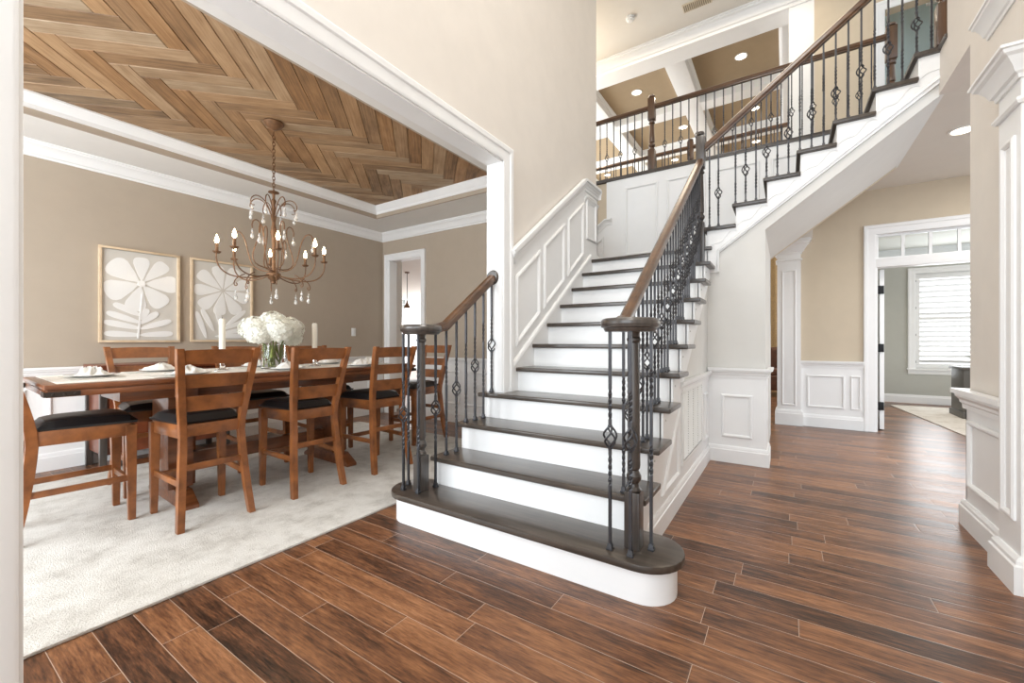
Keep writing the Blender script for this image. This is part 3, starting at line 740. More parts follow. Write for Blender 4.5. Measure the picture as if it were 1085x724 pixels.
for z0, z1 in ((WA + .09, ztop), (ztop + .055, WB - .09)):
    n = int((z1 - z0) / .085)
    for i in range(n):
        z = z0 + (i + .5) * (z1 - z0) / n
        m = MB(); b = bmesh.new(); bmesh.ops.create_cube(b, size=1)
        for v in b.verts: v.co = Vector((v.co.x * .075, v.co.y * (W1 - W0 - .12), v.co.z * .010))
        m.add(b, Matrix.Rotation(math.radians(38), 4, 'Y'), Vector((XS2 + .035, (W0 + W1) / 2, z))); m.build('louvre', M_TRIM, sh, True)
for i in range(4):
    m = MB(); m.box(XS2 + .014, XS2 + .021, W1 - .012, W1 - .004, WA + .1 + i * .48, WA + .135 + i * .48); m.build('hinge', M_CABGREY, sh, True)
m = MB(); m.box(XS2 + .2, XS2 + .22, W0 - .2, W1 + .2, WA - .2, WB + .2); struct('window_3', m, M_SKY, 'bright daylight outside the study window')
m = MB(); m.prism([(6.9, -1.74), (9.6, -1.50), (9.75, -4.3), (6.9, -4.3)], 'z', .001, .012, .003)
tag(m.build('area_rug', M_RUG2), 'pale patterned rug on the study floor', 'rug')
cab = thing('cabinet', 'dark grey cabinet standing on the study rug under the window', 'cabinet', (8.8, -2.4, .012))
q0, q1, r0, r1 = 8.42, 8.95, -2.75, -2.10
m = MB(); m.box(q0, q1, r0, r1, .1, .70, .004); m.build('body', M_CABGREY, cab, True)
m = MB(); m.box(q0 - .02, q1 + .02, r0 - .02, r1 + .02, .012, .1, .006); m.build('plinth', M_CABGREY, cab, True)
m = MB(); m.box(q0 - .025, q1 + .025, r0 - .025, r1 + .025, .70, .735, .008); m.build('top', M_CABGREY, cab, True)
m = MB(); frame_rect(m, (q0, r0 + .06, .16), (0, 1, 0), (0, 0, 1), r1 - r0 - .12, .48, N=(-1, 0, 0), t=.04, d=.014); m.build('panel_mould', M_CABGREY, cab, True)
pt = thing('potted_plant', 'small leafy plant in a pot on top of the grey study cabinet', 'plant', (8.62, -2.29, .735))
m = MB(); m.lathe([(0, 0), (.04, 0), (.055, .08), (.05, .08), (.04, .06), (0, .06)], (0, 0, 0), 16); m.build('pot', M_CABGREY, pt)
m = MB()
for i in range(11):
    a = i * 2.4; L = .1 + .05 * random.random()
    m.tube([(0, 0, .05), (.4 * L * math.cos(a), .4 * L * math.sin(a), .05 + L * .7), (L * math.cos(a), L * math.sin(a), .05 + L * .75)], [.004, .014, .002], 6)
m.build('leaves', M_LEAF, pt)

# ------------------------------------------------------------------ great room beyond (two storey), upper hall
m = MB(); m.box(13.6, 13.75, -4, 7, 0, 6.3)
m.box(7.35, 13.6, -3.3, -3.2, 2.9, 6.3)
struct('wall_great_room', m, M_TAN, 'far wall of the great room')
struct('ceiling_great_room', wallbox(7.7, 13.75, -3.3, 7, 6.3, 6.4), M_COFFER, 'tan panels of the coffered great room ceiling')
m = MB()
for x0, x1 in ((9.5, 9.85), (11.5, 11.85), (13.3, 13.65)): m.box(x0, x1, -3.2, 7, 6.104, 6.31, .012)
for y0, y1 in ((-2.1, -1.75), (-.3, .05), (1.5, 1.85), (3.3, 3.65), (5.1, 5.45)): m.box(7.7, 13.65, y0, y1, 6.1, 6.312, .012)
for i, (xa, xb) in enumerate(((7.74, 9.5), (9.85, 11.5), (11.85, 13.3))):
    for ya, yb in ((-1.75, -.3), (.05, 1.5), (1.85, 3.3), (3.65, 5.1)):
        run(m, [(xa, ya, 6.24), (xb, ya, 6.24), (xb, yb, 6.24), (xa, yb, 6.24)], crown_prof(.06, .05), -1, True)
struct('trim_coffer_beams', m, M_TRIM, 'white beams of the coffered ceiling', smooth=True)
m = MB(); m.box(7.35, 7.74, -.34, 7, 6.0, 6.21); m.box(7.35, 7.74, -.34, -.04, Z2, 6.0)
struct('trim_upper_opening', m, M_TRIM, 'white header and post of the upper hall opening')
m = MB(); run(m, [(7.35, 5, 6.0), (7.35, -3.2, 6.0)], crown_prof(.2, .14), 1); run(m, [(7.35, 5, 5.985), (7.35, -3.2, 5.985)], [(0, 0), (.02, 0), (.02, .03), (0, .03)], 1)
struct('trim_upper_crown', m, M_TRIM, 'white crown moulding across the upper hall', smooth=True)
m = MB(); m.box(7.35, 7.5, -1.02, -.34, Z2, 6.2); m.box(7.35, 7.5, -3.2, -1.66, Z2, 6.2); m.box(7.35, 7.5, -1.66, -1.02, 5.5, 6.2)
struct('wall_upper_hall', m, M_TAN, 'tan upper hall wall with a doorway')
m = MB(); m.sweep([(7.35, -1.10, Z2), (7.35, -1.10, 5.5), (7.35, -1.62, 5.5), (7.35, -1.62, Z2)], [(-p, q) for p, q in cas], up=Vector((-1, 0, 0)))
struct('trim_upper_doorway', m, M_TRIM, 'white casing of the upper doorway', smooth=True)
struct('wall_upper_room', wallbox(8.6, 8.7, -3.2, -.4, Z2, 6.2), M_BLUE, 'pale blue wall of the room beyond the upper doorway')
struct('wall_upper_left', wallbox(4.42, 7.35, 4.1, 4.2, Z2, ZT), M_TAN, 'left end wall of the upper hall')

# ------------------------------------------------------------------ kitchen beyond the dining doorway
struct('ceiling_kitchen', wallbox(4.48, 14, 4.25, 12.2, 2.75, 2.85), M_CEIL, 'kitchen ceiling')
struct('wall_kitchen', MB().box(13.8, 13.95, 7, 12.2, 0, 2.75).box(4.48, 4.78, 5.3, 5.4, 0, 2.75), M_TRIM, 'white kitchen walls')
kc = thing('wall_cabinet', 'white kitchen wall cabinet with glazed grid door, seen through the dining doorway', 'cabinet', (11.2, 12.6, 0))
struct('wall_kitchen_far', wallbox(4.4, 14, 12.2, 12.35, 0, 2.75), M_TRIM, 'far white kitchen wall')
kx, ky = 10.75, 11.9
m = MB(); m.box(kx - .18, kx + .18, ky, ky + .3, 1.9, 2.72, .006); m.build('body', M_TRIM, kc, True)
m = MB(); m.box(kx - .12, kx + .12, ky - .015, ky + .002, 1.98, 2.66, .003); m.build('door', plain('cabinet_glass', (120, 128, 126), .2), kc, True)
m = MB()
for i in range(3): m.box(kx - .12 + i * .12 - .01, kx - .12 + i * .12 + .01, ky - .024, ky - .01, 1.98, 2.66)
for i in range(5): m.box(kx - .13, kx + .13, ky - .024, ky - .01, 1.98 + i * .17 - .01, 1.98 + i * .17 + .01)
m.build('lattice', M_TRIM, kc, True)
pk = thing('pendant_lamp', 'small copper pendant lamp in the kitchen, seen through the dining doorway', 'lamp', (6.95, 7.53, 2.75))
m = MB(); m.lathe([(0, 0), (.06, 0), (.05, -.03), (0, -.03)], (0, 0, 0), 18); m.build('canopy', M_RUST, pk)
m = MB(); m.tube([(0, 0, -.03), (0, 0, -.72)], .008, 8); m.build('stem', M_BLACK, pk)
m = MB(); m.lathe([(.018, -.68), (.022, -.72), (.04, -.77), (.075, -.83), (.08, -.85), (.072, -.85), (.035, -.79), (0, -.76)], (0, 0, 0), 24); m.build('lamp_shade', M_RUST, pk)

# things seen through the gap beside the pilaster
ac = thing('armchair', 'brown leather armchair in the room beyond the hall pilaster', 'armchair', (10.3, .35, 0))
m = MB(); m.box(-.45, .45, -.45, .45, .12, .42, .05, 3); m.build('base', M_BROWNLEATHER, ac)
m = MB(); m.box(.22, .48, -.45, .45, .3, .98, .09, 4); m.build('backrest', M_BROWNLEATHER, ac)
m = MB(); m.box(-.42, .25, -.3, .3, .4, .54, .05, 4); m.build('seat_cushion', M_BROWNLEATHER, ac)
for s in (-1, 1):
    m = MB(); m.box(-.47, .4, s * .38 - .1, s * .38 + .1, .12, .64, .07, 4); m.build('armrest', M_BROWNLEATHER, ac)
for sx in (-.38, .38):
    for sy in (-.36, .36):
        m = MB(); m.lathe([(.03, .12), (.022, 0)], (sx, sy, 0), 10); m.build('leg', M_NEWEL, ac)
m = MB(); m.prism([(12.9 + .04 * math.sin(i * 1.1), -.6 + i * .045) for i in range(42)] + [(12.95 + .04 * math.sin(i * 1.1), -.6 + i * .045) for i in reversed(range(42))], 'z', .02, 5.2)
tag(m.build('curtain', M_CURTAIN), 'gold patterned curtain in the room beyond the hall pilaster', 'curtain')

# ------------------------------------------------------------------ railings
BAR = .0062
_bal = {}
def twist_bar(mb, z0, z1, zones, r=BAR, fine=True):
    """square bar from z0 to z1; zones = list of (a,b) where it is twisted."""
    zs = [z0]
    rot = 0.; pts = [(z0, 0.)]
    for a, b in zones:
        pts.append((a, rot)); n = max(6, int((b - a) / (.012 if fine else .03)))
        for i in range(1, n + 1):
            pts.append((a + (b - a) * i / n, rot + (b - a) / .06 * PI * i / n))
        rot = pts[-1][1]; rot = round(rot / (PI / 2)) * PI / 2; pts[-1] = (b, rot)
    pts.append((z1, rot))
    m = bmesh.new(); rings = []
    for z, t in pts: rings.append([m.verts.new((r * 1.414 * math.cos(t + PI / 4 + j * PI / 2), r * 1.414 * math.sin(t + PI / 4 + j * PI / 2), z)) for j in range(4)])
    for A, B in zip(rings, rings[1:]):
        for j in range(4): m.faces.new((A[j], A[(j + 1) % 4], B[(j + 1) % 4], B[j]))
    m.faces.new(rings[0][::-1]); m.faces.new(rings[-1])
    mb.add(m)
def bal_meshes(h, kind, bz, fine):
    key = (round(h, 3), kind, round(bz, 3), fine)
    if key in _bal: return _bal[key]
    m = MB()
    if kind:      # basket baluster: bar below and above the basket
        b0, b1 = bz - .045, bz + .045
        twist_bar(m, 0, b0, [(max(.06, b0 - .17), b0 - .03)], fine=fine); twist_bar(m, b1, h, [(b1 + .03, min(h - .04, b1 + .17))], fine=fine)
        for z in (b0 - .004, b1 + .004): m.sphere((0, 0, z), .011, (1, 1, .7), 8, 6)
    else:
        twist_bar(m, 0, h, [(max(.08, bz - .24), max(.2, bz - .10)), (min(bz + .10, h - .2), min(bz + .24, h - .05))], fine=fine)
    bar = m.mesh('baluster', M_IRON, smooth=False)
    bk = None
    if kind:
        m = MB(); K = 9 if fine else 6
        for j in range(4):
            P = []
            for i in range(K + 1):
                s = i / K; a = j * PI / 2 + s * PI * .9; rr = .004 + .026 * math.sin(PI * s)
                P.append((rr * math.cos(a), rr * math.sin(a), bz - .05 + .1 * s))
            m.tube(P, .0047, 6 if fine else 4)
        bk = m.mesh('basket', M_IRON)
    _bal[key] = (bar, bk); return _bal[key]
m = MB(); m.box(-.014, .014, -.014, .014, 0, .012, .003); m.prism([(-.011, .012), (.011, .012), (.008, .028), (-.008, .028)], 'y', -.0095, .0095)
SHOE = m.mesh('shoe', M_IRON, smooth=False)
def baluster(root, x, y, z, ztop, kind, drop=.47, fine=True, shoe=True):
    h = ztop - z; bz = max(.15, h - drop)
    bar, bk = bal_meshes(h, kind, bz, fine)
    o = link('baluster', bar, root, Vector((x, y, z)) - Vector(root.location))
    if bk: link('basket', bk, o)
    if shoe: link('shoe', SHOE, o)
    return o
RP = [(-.03, .012), (-.031, .03), (-.026, .046), (-.012, .056), (.012, .056), (.026, .046), (.031, .03), (.03, .012), (.02, .006), (.019, -.004), (-.019, -.004), (-.02, .006)]
def newel(root, x, y, z, h, s=.035, blk0=.28, blk1=.22, mat=None, cap=True, label=None):
    """square lower block, turned middle, square upper block with a button cap."""
    mat = mat or M_NEWEL; np = link('newel_post', None, root, Vector((x, y, z)) - Vector(root.location)) if False else None
    m = MB(); m.box(-s, s, -s, s, 0, blk0, .004)
    zt = h - (.05 if cap else 0)
    if blk1 > 0: m.box(-s, s, -s, s, zt - blk1, zt, .004)
    a, b = blk0, zt - blk1
    L = b - a
    m.lathe([(s * .9, a), (s * .98, a + .01), (s * .7, a + .022), (s * .62, a + .035), (s * .95, a + .055), (s * .98, a + .07), (s * .62, a + .095), (s * .8, a + .105), (s * .84, a + .12),
             (s * .78, a + L * .45), (s * .66, b - .07), (s * .62, b - .055), (s * .9, b - .045), (s * .92, b - .035), (s * .66, b - .025), (s * .75, b - .01), (s * .95, b)], (0, 0, 0), 20)
    if cap: m.lathe([(s * .7, zt), (s * .6, zt + .008), (s * .95, zt + .014), (s * .98, zt + .026), (s * .8, zt + .04), (0, zt + .05)], (0, 0, 0), 20)
    m.move(Vector((x, y, z)) - Vector(root.location))
    return m.build('newel_post', mat, root)
def volute(root, x, y, z, r=.13):
    m = MB(); m.lathe([(0, -.004), (r * .84, -.004), (r * .88, .004), (r * .9, .012), (r * .97, .016), (r, .03), (r * .985, .042), (r * .93, .052), (r * .84, .056), (0, .057)], (x, y, z), 40)
    m.move(-Vector(root.location)); return m.build('volute_cap', M_NEWEL, root)
RC = .765       # handrail underside above the nosing line
# --- left railing of the lower flight
VZ = 1.148
lr = thing('stair_railing', 'short stair railing on the dining side, ending in a rosette on the opening jamb', 'railing', (1.875, 1.905, RIS))
volute(lr, 1.875, 1.905, VZ)
newel(lr, 1.855, 1.885, RIS, VZ - RIS, .034, .22, 0, cap=False)
RYL = 1.85
m = MB(); pth = [(1.86, RYL + .0, VZ), (1.94, RYL, VZ + .004), (1.99, RYL, VZ + .018), (2.04, RYL, NOSE1(2.04) + RC), (2.565, RYL, NOSE1(2.565) + RC)]
m.sweep(pth, RP); m.build('handrail', M_RAIL, lr, True)
m = MB(); m.lathe([(0, -.022), (.045, -.022), (.052, -.016), (.058, -.006), (.058, 0), (0, 0)], (2.568, RYL, NOSE1(2.565) + RC + .03), 28, 'x'); m.build('rosette', M_NEWEL, lr, True)
def rail_z_left(x): return VZ if x < 1.95 else max(VZ + .0, NOSE1(x) + RC)
for i in range(7):
    x = 1.945 + .1 * i; k = int((x - 1.72) / TR) + 1
    baluster(lr, x, RYL, k * RIS, rail_z_left(x) + .002, i % 2 == 0)
for (x, y, kd) in ((1.802, 1.985, 1), (1.885, 2.03, 0), (1.81, 1.865, 0)):
    baluster(lr, x, y, RIS, VZ, kd, .5 if kd else .45)
# --- right railing of the lower flight
rr = thing('stair_railing', 'long stair railing on the open side of the lower flight, from volute to landing newel', 'railing', (1.86, .59, RIS))
volute(rr, 1.86, .585, VZ)
newel(rr, 1.868, .57, RIS, VZ - RIS, .034, .25, 0, cap=False)
RYR = .665
m = MB(); pth = [(1.85, RYR, VZ), (1.92, RYR, VZ + .004), (1.98, RYR, VZ + .02), (2.04, RYR, NOSE1(2.04) + RC), (4.225, RYR, NOSE1(4.225) + RC)]
m.sweep(pth, RP); m.build('handrail', M_RAIL, rr, True)
newel(rr, 4.25, .668, 11 * RIS - .2, 3.07 - 11 * RIS + .2, .037, .42, .30)
n = 0
for k in range(2, 11):
    for f in (.045, .128, .211):
        x = NX(k) + f
        baluster(rr, x, RYR, k * RIS, rail_z_left(x) + .002, n % 2 == 1); n += 1
for (x, y, kd) in ((1.785, .65, 1), (1.773, .555, 1), (1.879, .496, 0)):
    baluster(rr, x, y, RIS, VZ, kd, {0: .4, 1: .47}[kd])
# --- upper flight railing
RC2 = .715
ur = thing('stair_railing', 'railing of the upper flight climbing right above the scrolled white stringer', 'railing', (4.27, .6, 11 * RIS))
RXU = 4.275
m = MB(); y0, y1 = .63, -.93
m.sweep([(RXU, y0, NOSE2(y0) + RC2), (RXU, y1, NOSE2(y1) + RC2)], RP); m.build('handrail', M_RAIL, ur, True)
n = 0
for k in range(12, 19):
    for f in ((.05, .125) if k == 12 else (.025, .105, .185)):
        y = NY(k) - f
        if y < -.9: continue
        baluster(ur, RXU, y, k * RIS, NOSE2(y) + RC2 + .002, n % 2 == 1, .5); n += 1
newel(ur, 4.27, -.965, 18 * RIS + .012, 1.2, .045, .3, .3, M_NEWELB)
# --- balcony railing
br = thing('balcony_railing', 'balcony railing across the upper hall above the white landing panels', 'railing', (XB + .04, .7, Z2))
BX = XB + .045
m = MB(); m.sweep([(BX, 3.9, Z2 + .865), (BX, -.90, Z2 + .865)], RP); m.build('handrail', M_RAIL, br, True)
m = MB(); m.box(XB - .03, XB + .1, -.95, 3.9, Z2 - .002, Z2 + .018, .006); m.build('shoe_rail', M_TREAD, br, True)
newel(br, BX, 1.535, Z2, 1.06, .045, .30, .30, M_NEWELB); newel(br, BX, -.925, Z2, 1.02, .045, .30, .34, M_NEWELB)
y = 3.8; n = 0
while y > -.84:
    if abs(y - 1.535) > .07:
        baluster(br, BX, y, Z2 + .016, Z2 + .868, n % 2 == 0, .52, fine=False, shoe=False); n += 1
    y -= .1015
fr_ = thing('balcony_railing', 'farther railing along the opening to the great room, behind the balcony railing', 'railing', (7.38, 1.5, Z2))
m = MB(); m.sweep([(7.4, 4.0, Z2 + .865), (7.4, -.04, Z2 + .865)], RP); m.build('handrail', M_RAIL, fr_, True)
newel(fr_, 7.4, 1.317, Z2, 1.03, .045, .30, .30, M_NEWELB)
y = 3.9; n = 0
while y > 0:
    if abs(y - 1.317) > .07: baluster(fr_, 7.4, y, Z2, Z2 + .868, n % 2 == 0, .5, fine=False, shoe=False); n += 1
    y -= .1015

# ------------------------------------------------------------------ dining room furniture
m = MB(); m.box(-.06, 3.62, 2.2, 4.85, .001, .014, .004)
tag(m.build('area_rug', M_RUG), 'large ivory mottled rug under the dining table', 'rug')
RZ = .014
TROT = math.radians(-2.6); TC = Vector((1.72, 3.545, RZ)); TZ = .875 - RZ; TL, TWD = 2.45, .90
def tpt(x, y, z=0): return TC + Vector((x * math.cos(TROT) - y * math.sin(TROT), x * math.sin(TROT) + y * math.cos(TROT), z))
tb = thing('dining_table', 'long chestnut trestle dining table with iron corner straps', 'table', TC, TROT)
m = MB(); m.box(-TL / 2, TL / 2, -TWD / 2, TWD / 2, TZ - .026, TZ, .005); m.box(-TL / 2 + .012, TL / 2 - .012, -TWD / 2 + .012, TWD / 2 - .012, TZ - .034, TZ - .024)
m.box(-TL / 2 + .006, TL / 2 - .006, -TWD / 2 + .006, TWD / 2 - .006, TZ - .066, TZ - .033, .006); m.build('tabletop', M_TABLE, tb)
m = MB(); m.box(-.9, .9, -.24, .24, TZ - .14, TZ - .066, .004); m.build('apron', M_TABLE, tb)
for sx in (-1, 1):
    px = sx * .58
    m = MB(); m.box(px - .07, px + .07, -.17, .17, .1, TZ - .1, .008); m.box(px - .055, px + .055, -.3, .3, TZ - .14, TZ - .066, .006)
    p = m.build('pedestal', M_TABLE, tb)
    m = MB(); hw = .36; m.prism([(-hw, 0), (hw, 0), (hw, .025), (hw - .13, .1), (-hw + .13, .1), (-hw, .025)], 'x', px - .045, px + .045, .004); m.build('foot', M_TABLE, p)
m = MB(); m.box(-.55, .55, -.03, .03, .2, .3, .006); m.build('stretcher', M_TABLE, tb)
for sx in (-1, 1):
    for sy in (-1, 1):
        m = MB(); x0 = sx * TL / 2; y0 = sy * (TWD / 2)
        a, b = sorted((x0 + sx * .001, x0 - sx * .13)); m.box(a, b, min(y0 - .002 * sy, y0 + .0 * sy) - .002, max(y0 - .002 * sy, y0) + .002, TZ - .062, TZ - .036)
        c_, d_ = sorted((y0 + sy * .001, y0 - sy * .10)); m.box(x0 - .003, x0 + .003, c_, d_, TZ - .062, TZ - .036)
        for q in (.03, .07, .11): m.sphere((x0 - sx * q, y0 + sy * .002, TZ - .049), .007, (1, .6, 1), 8, 6)
        m.build('corner_strap', plain('aged_iron_strap', (58, 50, 44), .5, metal=.4), tb)
m = MB(); m.box(-TL / 2 + .05, TL / 2 - .05, -.395, .395, 0, .003, .001)  # partly cloth; its cream and width also paint the reflection on the tabletop
o = m.build('runner_and_sheen', M_RUNNERSHEEN); o.location = tpt(0, 0, TZ + .0005); o.rotation_euler = (0, 0, TROT); tag(o, 'cream runner, widened to stand for the white reflection on the dining table', 'table runner')

def make_chair():
    t = thing('dining_chair', 'x', 'chair')
    W, D, SH = .205, .23, .60      # half width, half depth, seat frame top; chair faces +Y (local), back at -Y
    def px(z):      # posts splay outwards above and below the seat
        return .152 + (.046 * max(0, z - .55) / .49 if z > .55 else .034 * ((.55 - z) / .55) ** 1.3)
    def py(z):
        return (-D + .035 - .115 * (max(0, z - .55) / .49) ** 1.25) if z > .55 else (-D + .035 - .075 * ((.55 - z) / .55) ** 1.5)
    def post(s):
        m = MB(); mm = bmesh.new(); R = []
        for i in range(15):
            z = 1.045 * i / 14; x = s * px(z); y = py(z); hx = .0175; hy = .024 - .004 * abs(z - .5)
            R.append([mm.verts.new((x - hx, y - hy, z)), mm.verts.new((x + hx, y - hy, z)), mm.verts.new((x + hx, y + hy, z)), mm.verts.new((x - hx, y + hy, z))])
        for A, B in zip(R, R[1:]):
            for j in range(4): mm.faces.new((A[j], A[(j + 1) % 4], B[(j + 1) % 4], B[j]))
        mm.faces.new(R[0][::-1]); mm.faces.new(R[-1])
        bmesh.ops.bevel(mm, geom=[e for e in mm.edges if abs((e.verts[0].co - e.verts[1].co).z) > .03 or e.is_boundary], offset=.003, segments=2, affect='EDGES')
        m.add(mm); m.build('leg', M_CHAIR, t)
        m = MB(); b = bmesh.new(); bmesh.ops.create_cube(b, size=1)
        for v in b.verts:
            low = v.co.z < 0; h = .017 if low else .026
            v.co = Vector((s * (W - .022) + v.co.x * 2 * h + (s * .004 if low else 0), D - .03 + v.co.y * 2 * h + (.004 if low else 0), 0 if low else SH - .02))
        bmesh.ops.bevel(b, geom=b.edges[:], offset=.003, segments=2, affect='EDGES'); m.add(b); m.build('leg', M_CHAIR, t)
    post(-1); post(1)
    m = MB()
    m.box(-.14, .14, -D + .022, -D + .046, SH - .075, SH - .005, .003); m.box(-W + .03, W - .03, D - .045, D - .02, SH - .085, SH - .005, .003)
    for s in (-1, 1): m.prism([(s * .141, -D + .03), (s * .163, -D + .03), (s * (W - .01), D - .03), (s * (W - .032), D - .03)], 'z', SH - .085, SH - .005, .002)
    m.build('seat_frame', M_CHAIR, t)
    m = MB(); b = bmesh.new(); bmesh.ops.create_grid(b, x_segments=10, y_segments=10, size=1)
    top = {}
    m2 = bmesh.new(); n = 12; rows = []
    for i in range(n + 1):
        r_ = []
        for j in range(n + 1):
            u = i / n * 2 - 1; v = j / n * 2 - 1
            x = u * (W + .006 - .024 * (1 - v)); y = v * (D - .022) + .028
            # rounded corners
            hz = .05 * (1 - abs(u) ** 5) ** .5 * (1 - abs(v) ** 5) ** .5
            r_.append(m2.verts.new((x * (1 - .03 * abs(v) ** 6), y * (1 - .03 * abs(u) ** 6), SH - .005 + .012 + hz)))
        rows.append(r_)
    for i in range(n):
        for j in range(n): m2.faces.new((rows[i][j], rows[i + 1][j], rows[i + 1][j + 1], rows[i][j + 1]))
    ring = [rows[i][0] for i in range(n + 1)] + [rows[n][j] for j in range(1, n + 1)] + [rows[i][n] for i in reversed(range(n))] + [rows[0][j] for j in reversed(range(1, n))]
    lowr = [m2.verts.new((v.co.x * .985, v.co.y * .985, SH - .006)) for v in ring]
    for i in range(len(ring)): j = (i + 1) % len(ring); m2.faces.new((ring[i], lowr[i], lowr[j], ring[j]))
    m2.faces.new(lowr); bmesh.ops.recalc_face_normals(m2, faces=m2.faces); b.free(); m.add(m2); m.build('seat_cushion', M_LEATHER, t)
    def slat(z0, z1, y0, y1, crown=0., name='back_slat'):
        m = MB(); n = 8; mm = bmesh.new(); R = []
        for i in range(n + 1):
            u = i / n * 2 - 1; x = u * (px((z0 + z1) / 2) - .015); bow = -.014 * (1 - u * u); cz = crown * (1 - u * u)
            R.append([mm.verts.new((x, y0 + bow - .009, z0)), mm.verts.new((x, y0 + bow + .009, z0)), mm.verts.new((x, y1 + bow + .009, z1 + cz)), mm.verts.new((x, y1 + bow - .009, z1 + cz))])
        for A, B in zip(R, R[1:]):
            for j in range(4): mm.faces.new((A[j], B[j], B[(j + 1) % 4], A[(j + 1) % 4]))
        mm.faces.new(R[0][::-1]); mm.faces.new(R[-1]); bmesh.ops.recalc_face_normals(mm, faces=mm.faces)
        m.add(mm); m.build(name, M_CHAIR, t)
    by = py
    slat(.955, 1.035, by(.955), by(1.04), .006, 'top_rail')
    slat(.815, .895, by(.815), by(.895)); slat(.675, .765, by(.675), by(.765))
    m = MB(); m.box(-px(.35) + .012, px(.35) - .012, py(.35) - .009, py(.35) + .009, .33, .365, .002); m.build('stretcher', M_CHAIR, t)
    m = MB(); m.box(-W + .03, W - .03, D - .042, D - .022, .22, .255, .002); m.build('stretcher', M_CHAIR, t)
    for s in (-1, 1):
        m = MB(); m.prism([(s * (px(.25) - .009), py(.25)), (s * (px(.25) + .009), py(.25)), (s * (W - .011), D - .03), (s * (W - .029), D - .03)], 'z', .24, .275, .002); m.build('stretcher', M_CHAIR, t)
    return t
chair = make_chair()
used = [False]
def put_chair(x, y, rz, label):
    if not used[0]: o = chair; used[0] = True
    else: o = dup(chair, (0, 0, 0))
    o.location = (x, y, RZ); o.rotation_euler = (0, 0, rz); o['label'] = label; o['group'] = 'counter-height chairs around the dining table'
put_chair(1.15, 3.135, TROT, 'ladder-back chair on the near side of the table, closest to the camera')
put_chair(1.79, 3.10, TROT, 'ladder-back chair on the near side of the table, middle of the three')
put_chair(2.44, 3.07, TROT, 'ladder-back chair on the near side of the table, partly behind the stair newel')
put_chair(1.16, 4.02, PI + TROT, 'ladder-back chair across the table, in front of the sideboard')
put_chair(1.86, 3.97, PI + TROT, 'ladder-back chair across the table, behind the left candle')
put_chair(2.50, 3.94, PI + TROT, 'ladder-back chair across the table, behind the right candle')
put_chair(.67, 3.54, -PI / 2 + TROT, 'chair at the near end of the table, side-on by the white casing')
put_chair(3.30, 3.42, PI / 2 + TROT, 'chair at the far end of the table, mostly behind the stair newel')

# sideboard
sb = thing('sideboard', 'mahogany sideboard against the dining wall behind the far chairs', 'sideboard', (1.5, 5.0, 0))
bx0, bx1, by0, by1 = 1.03, 2.0, 4.76, 5.222
m = MB(); m.box(bx0 + .02, bx1 - .02, by0 + .02, by1, .14, .86, .004); m.build('body', M_BOARDW, sb, True)
m = MB(); m.box(bx0 - .01, bx1 + .01, by0 - .01, by1, .86, .90, .006); m.build('top', M_BOARDW, sb, True)
for i in range(2):
    xa = bx0 + .06 + i * .44
    m = MB(); m.box(xa, xa + .41, by0 + .005, by0 + .022, .2, .82, .003); d_ = m.build('door', M_BOARDW, sb, True)
    m = MB(); frame_rect(m, (xa + .05, by0 + .005, .26), (1, 0, 0), (0, 0, 1), .31, .50, N=(0, -1, 0), t=.03, d=.012); m.build('panel_mould', M_BOARDW, d_, True)
    m = MB(); m.sphere((xa + (.37 if i == 0 else .04), by0 - .008, .55), .014); m.build('knob', M_BLACK, d_, True)
for xa in (bx0, bx1 - .045):
    for ya in (by0, by1 - .05):
        m = MB(); m.box(xa, xa + .045, ya, ya + .045, 0.001, .86, .003); m.build('leg', M_NEWEL, sb, True)

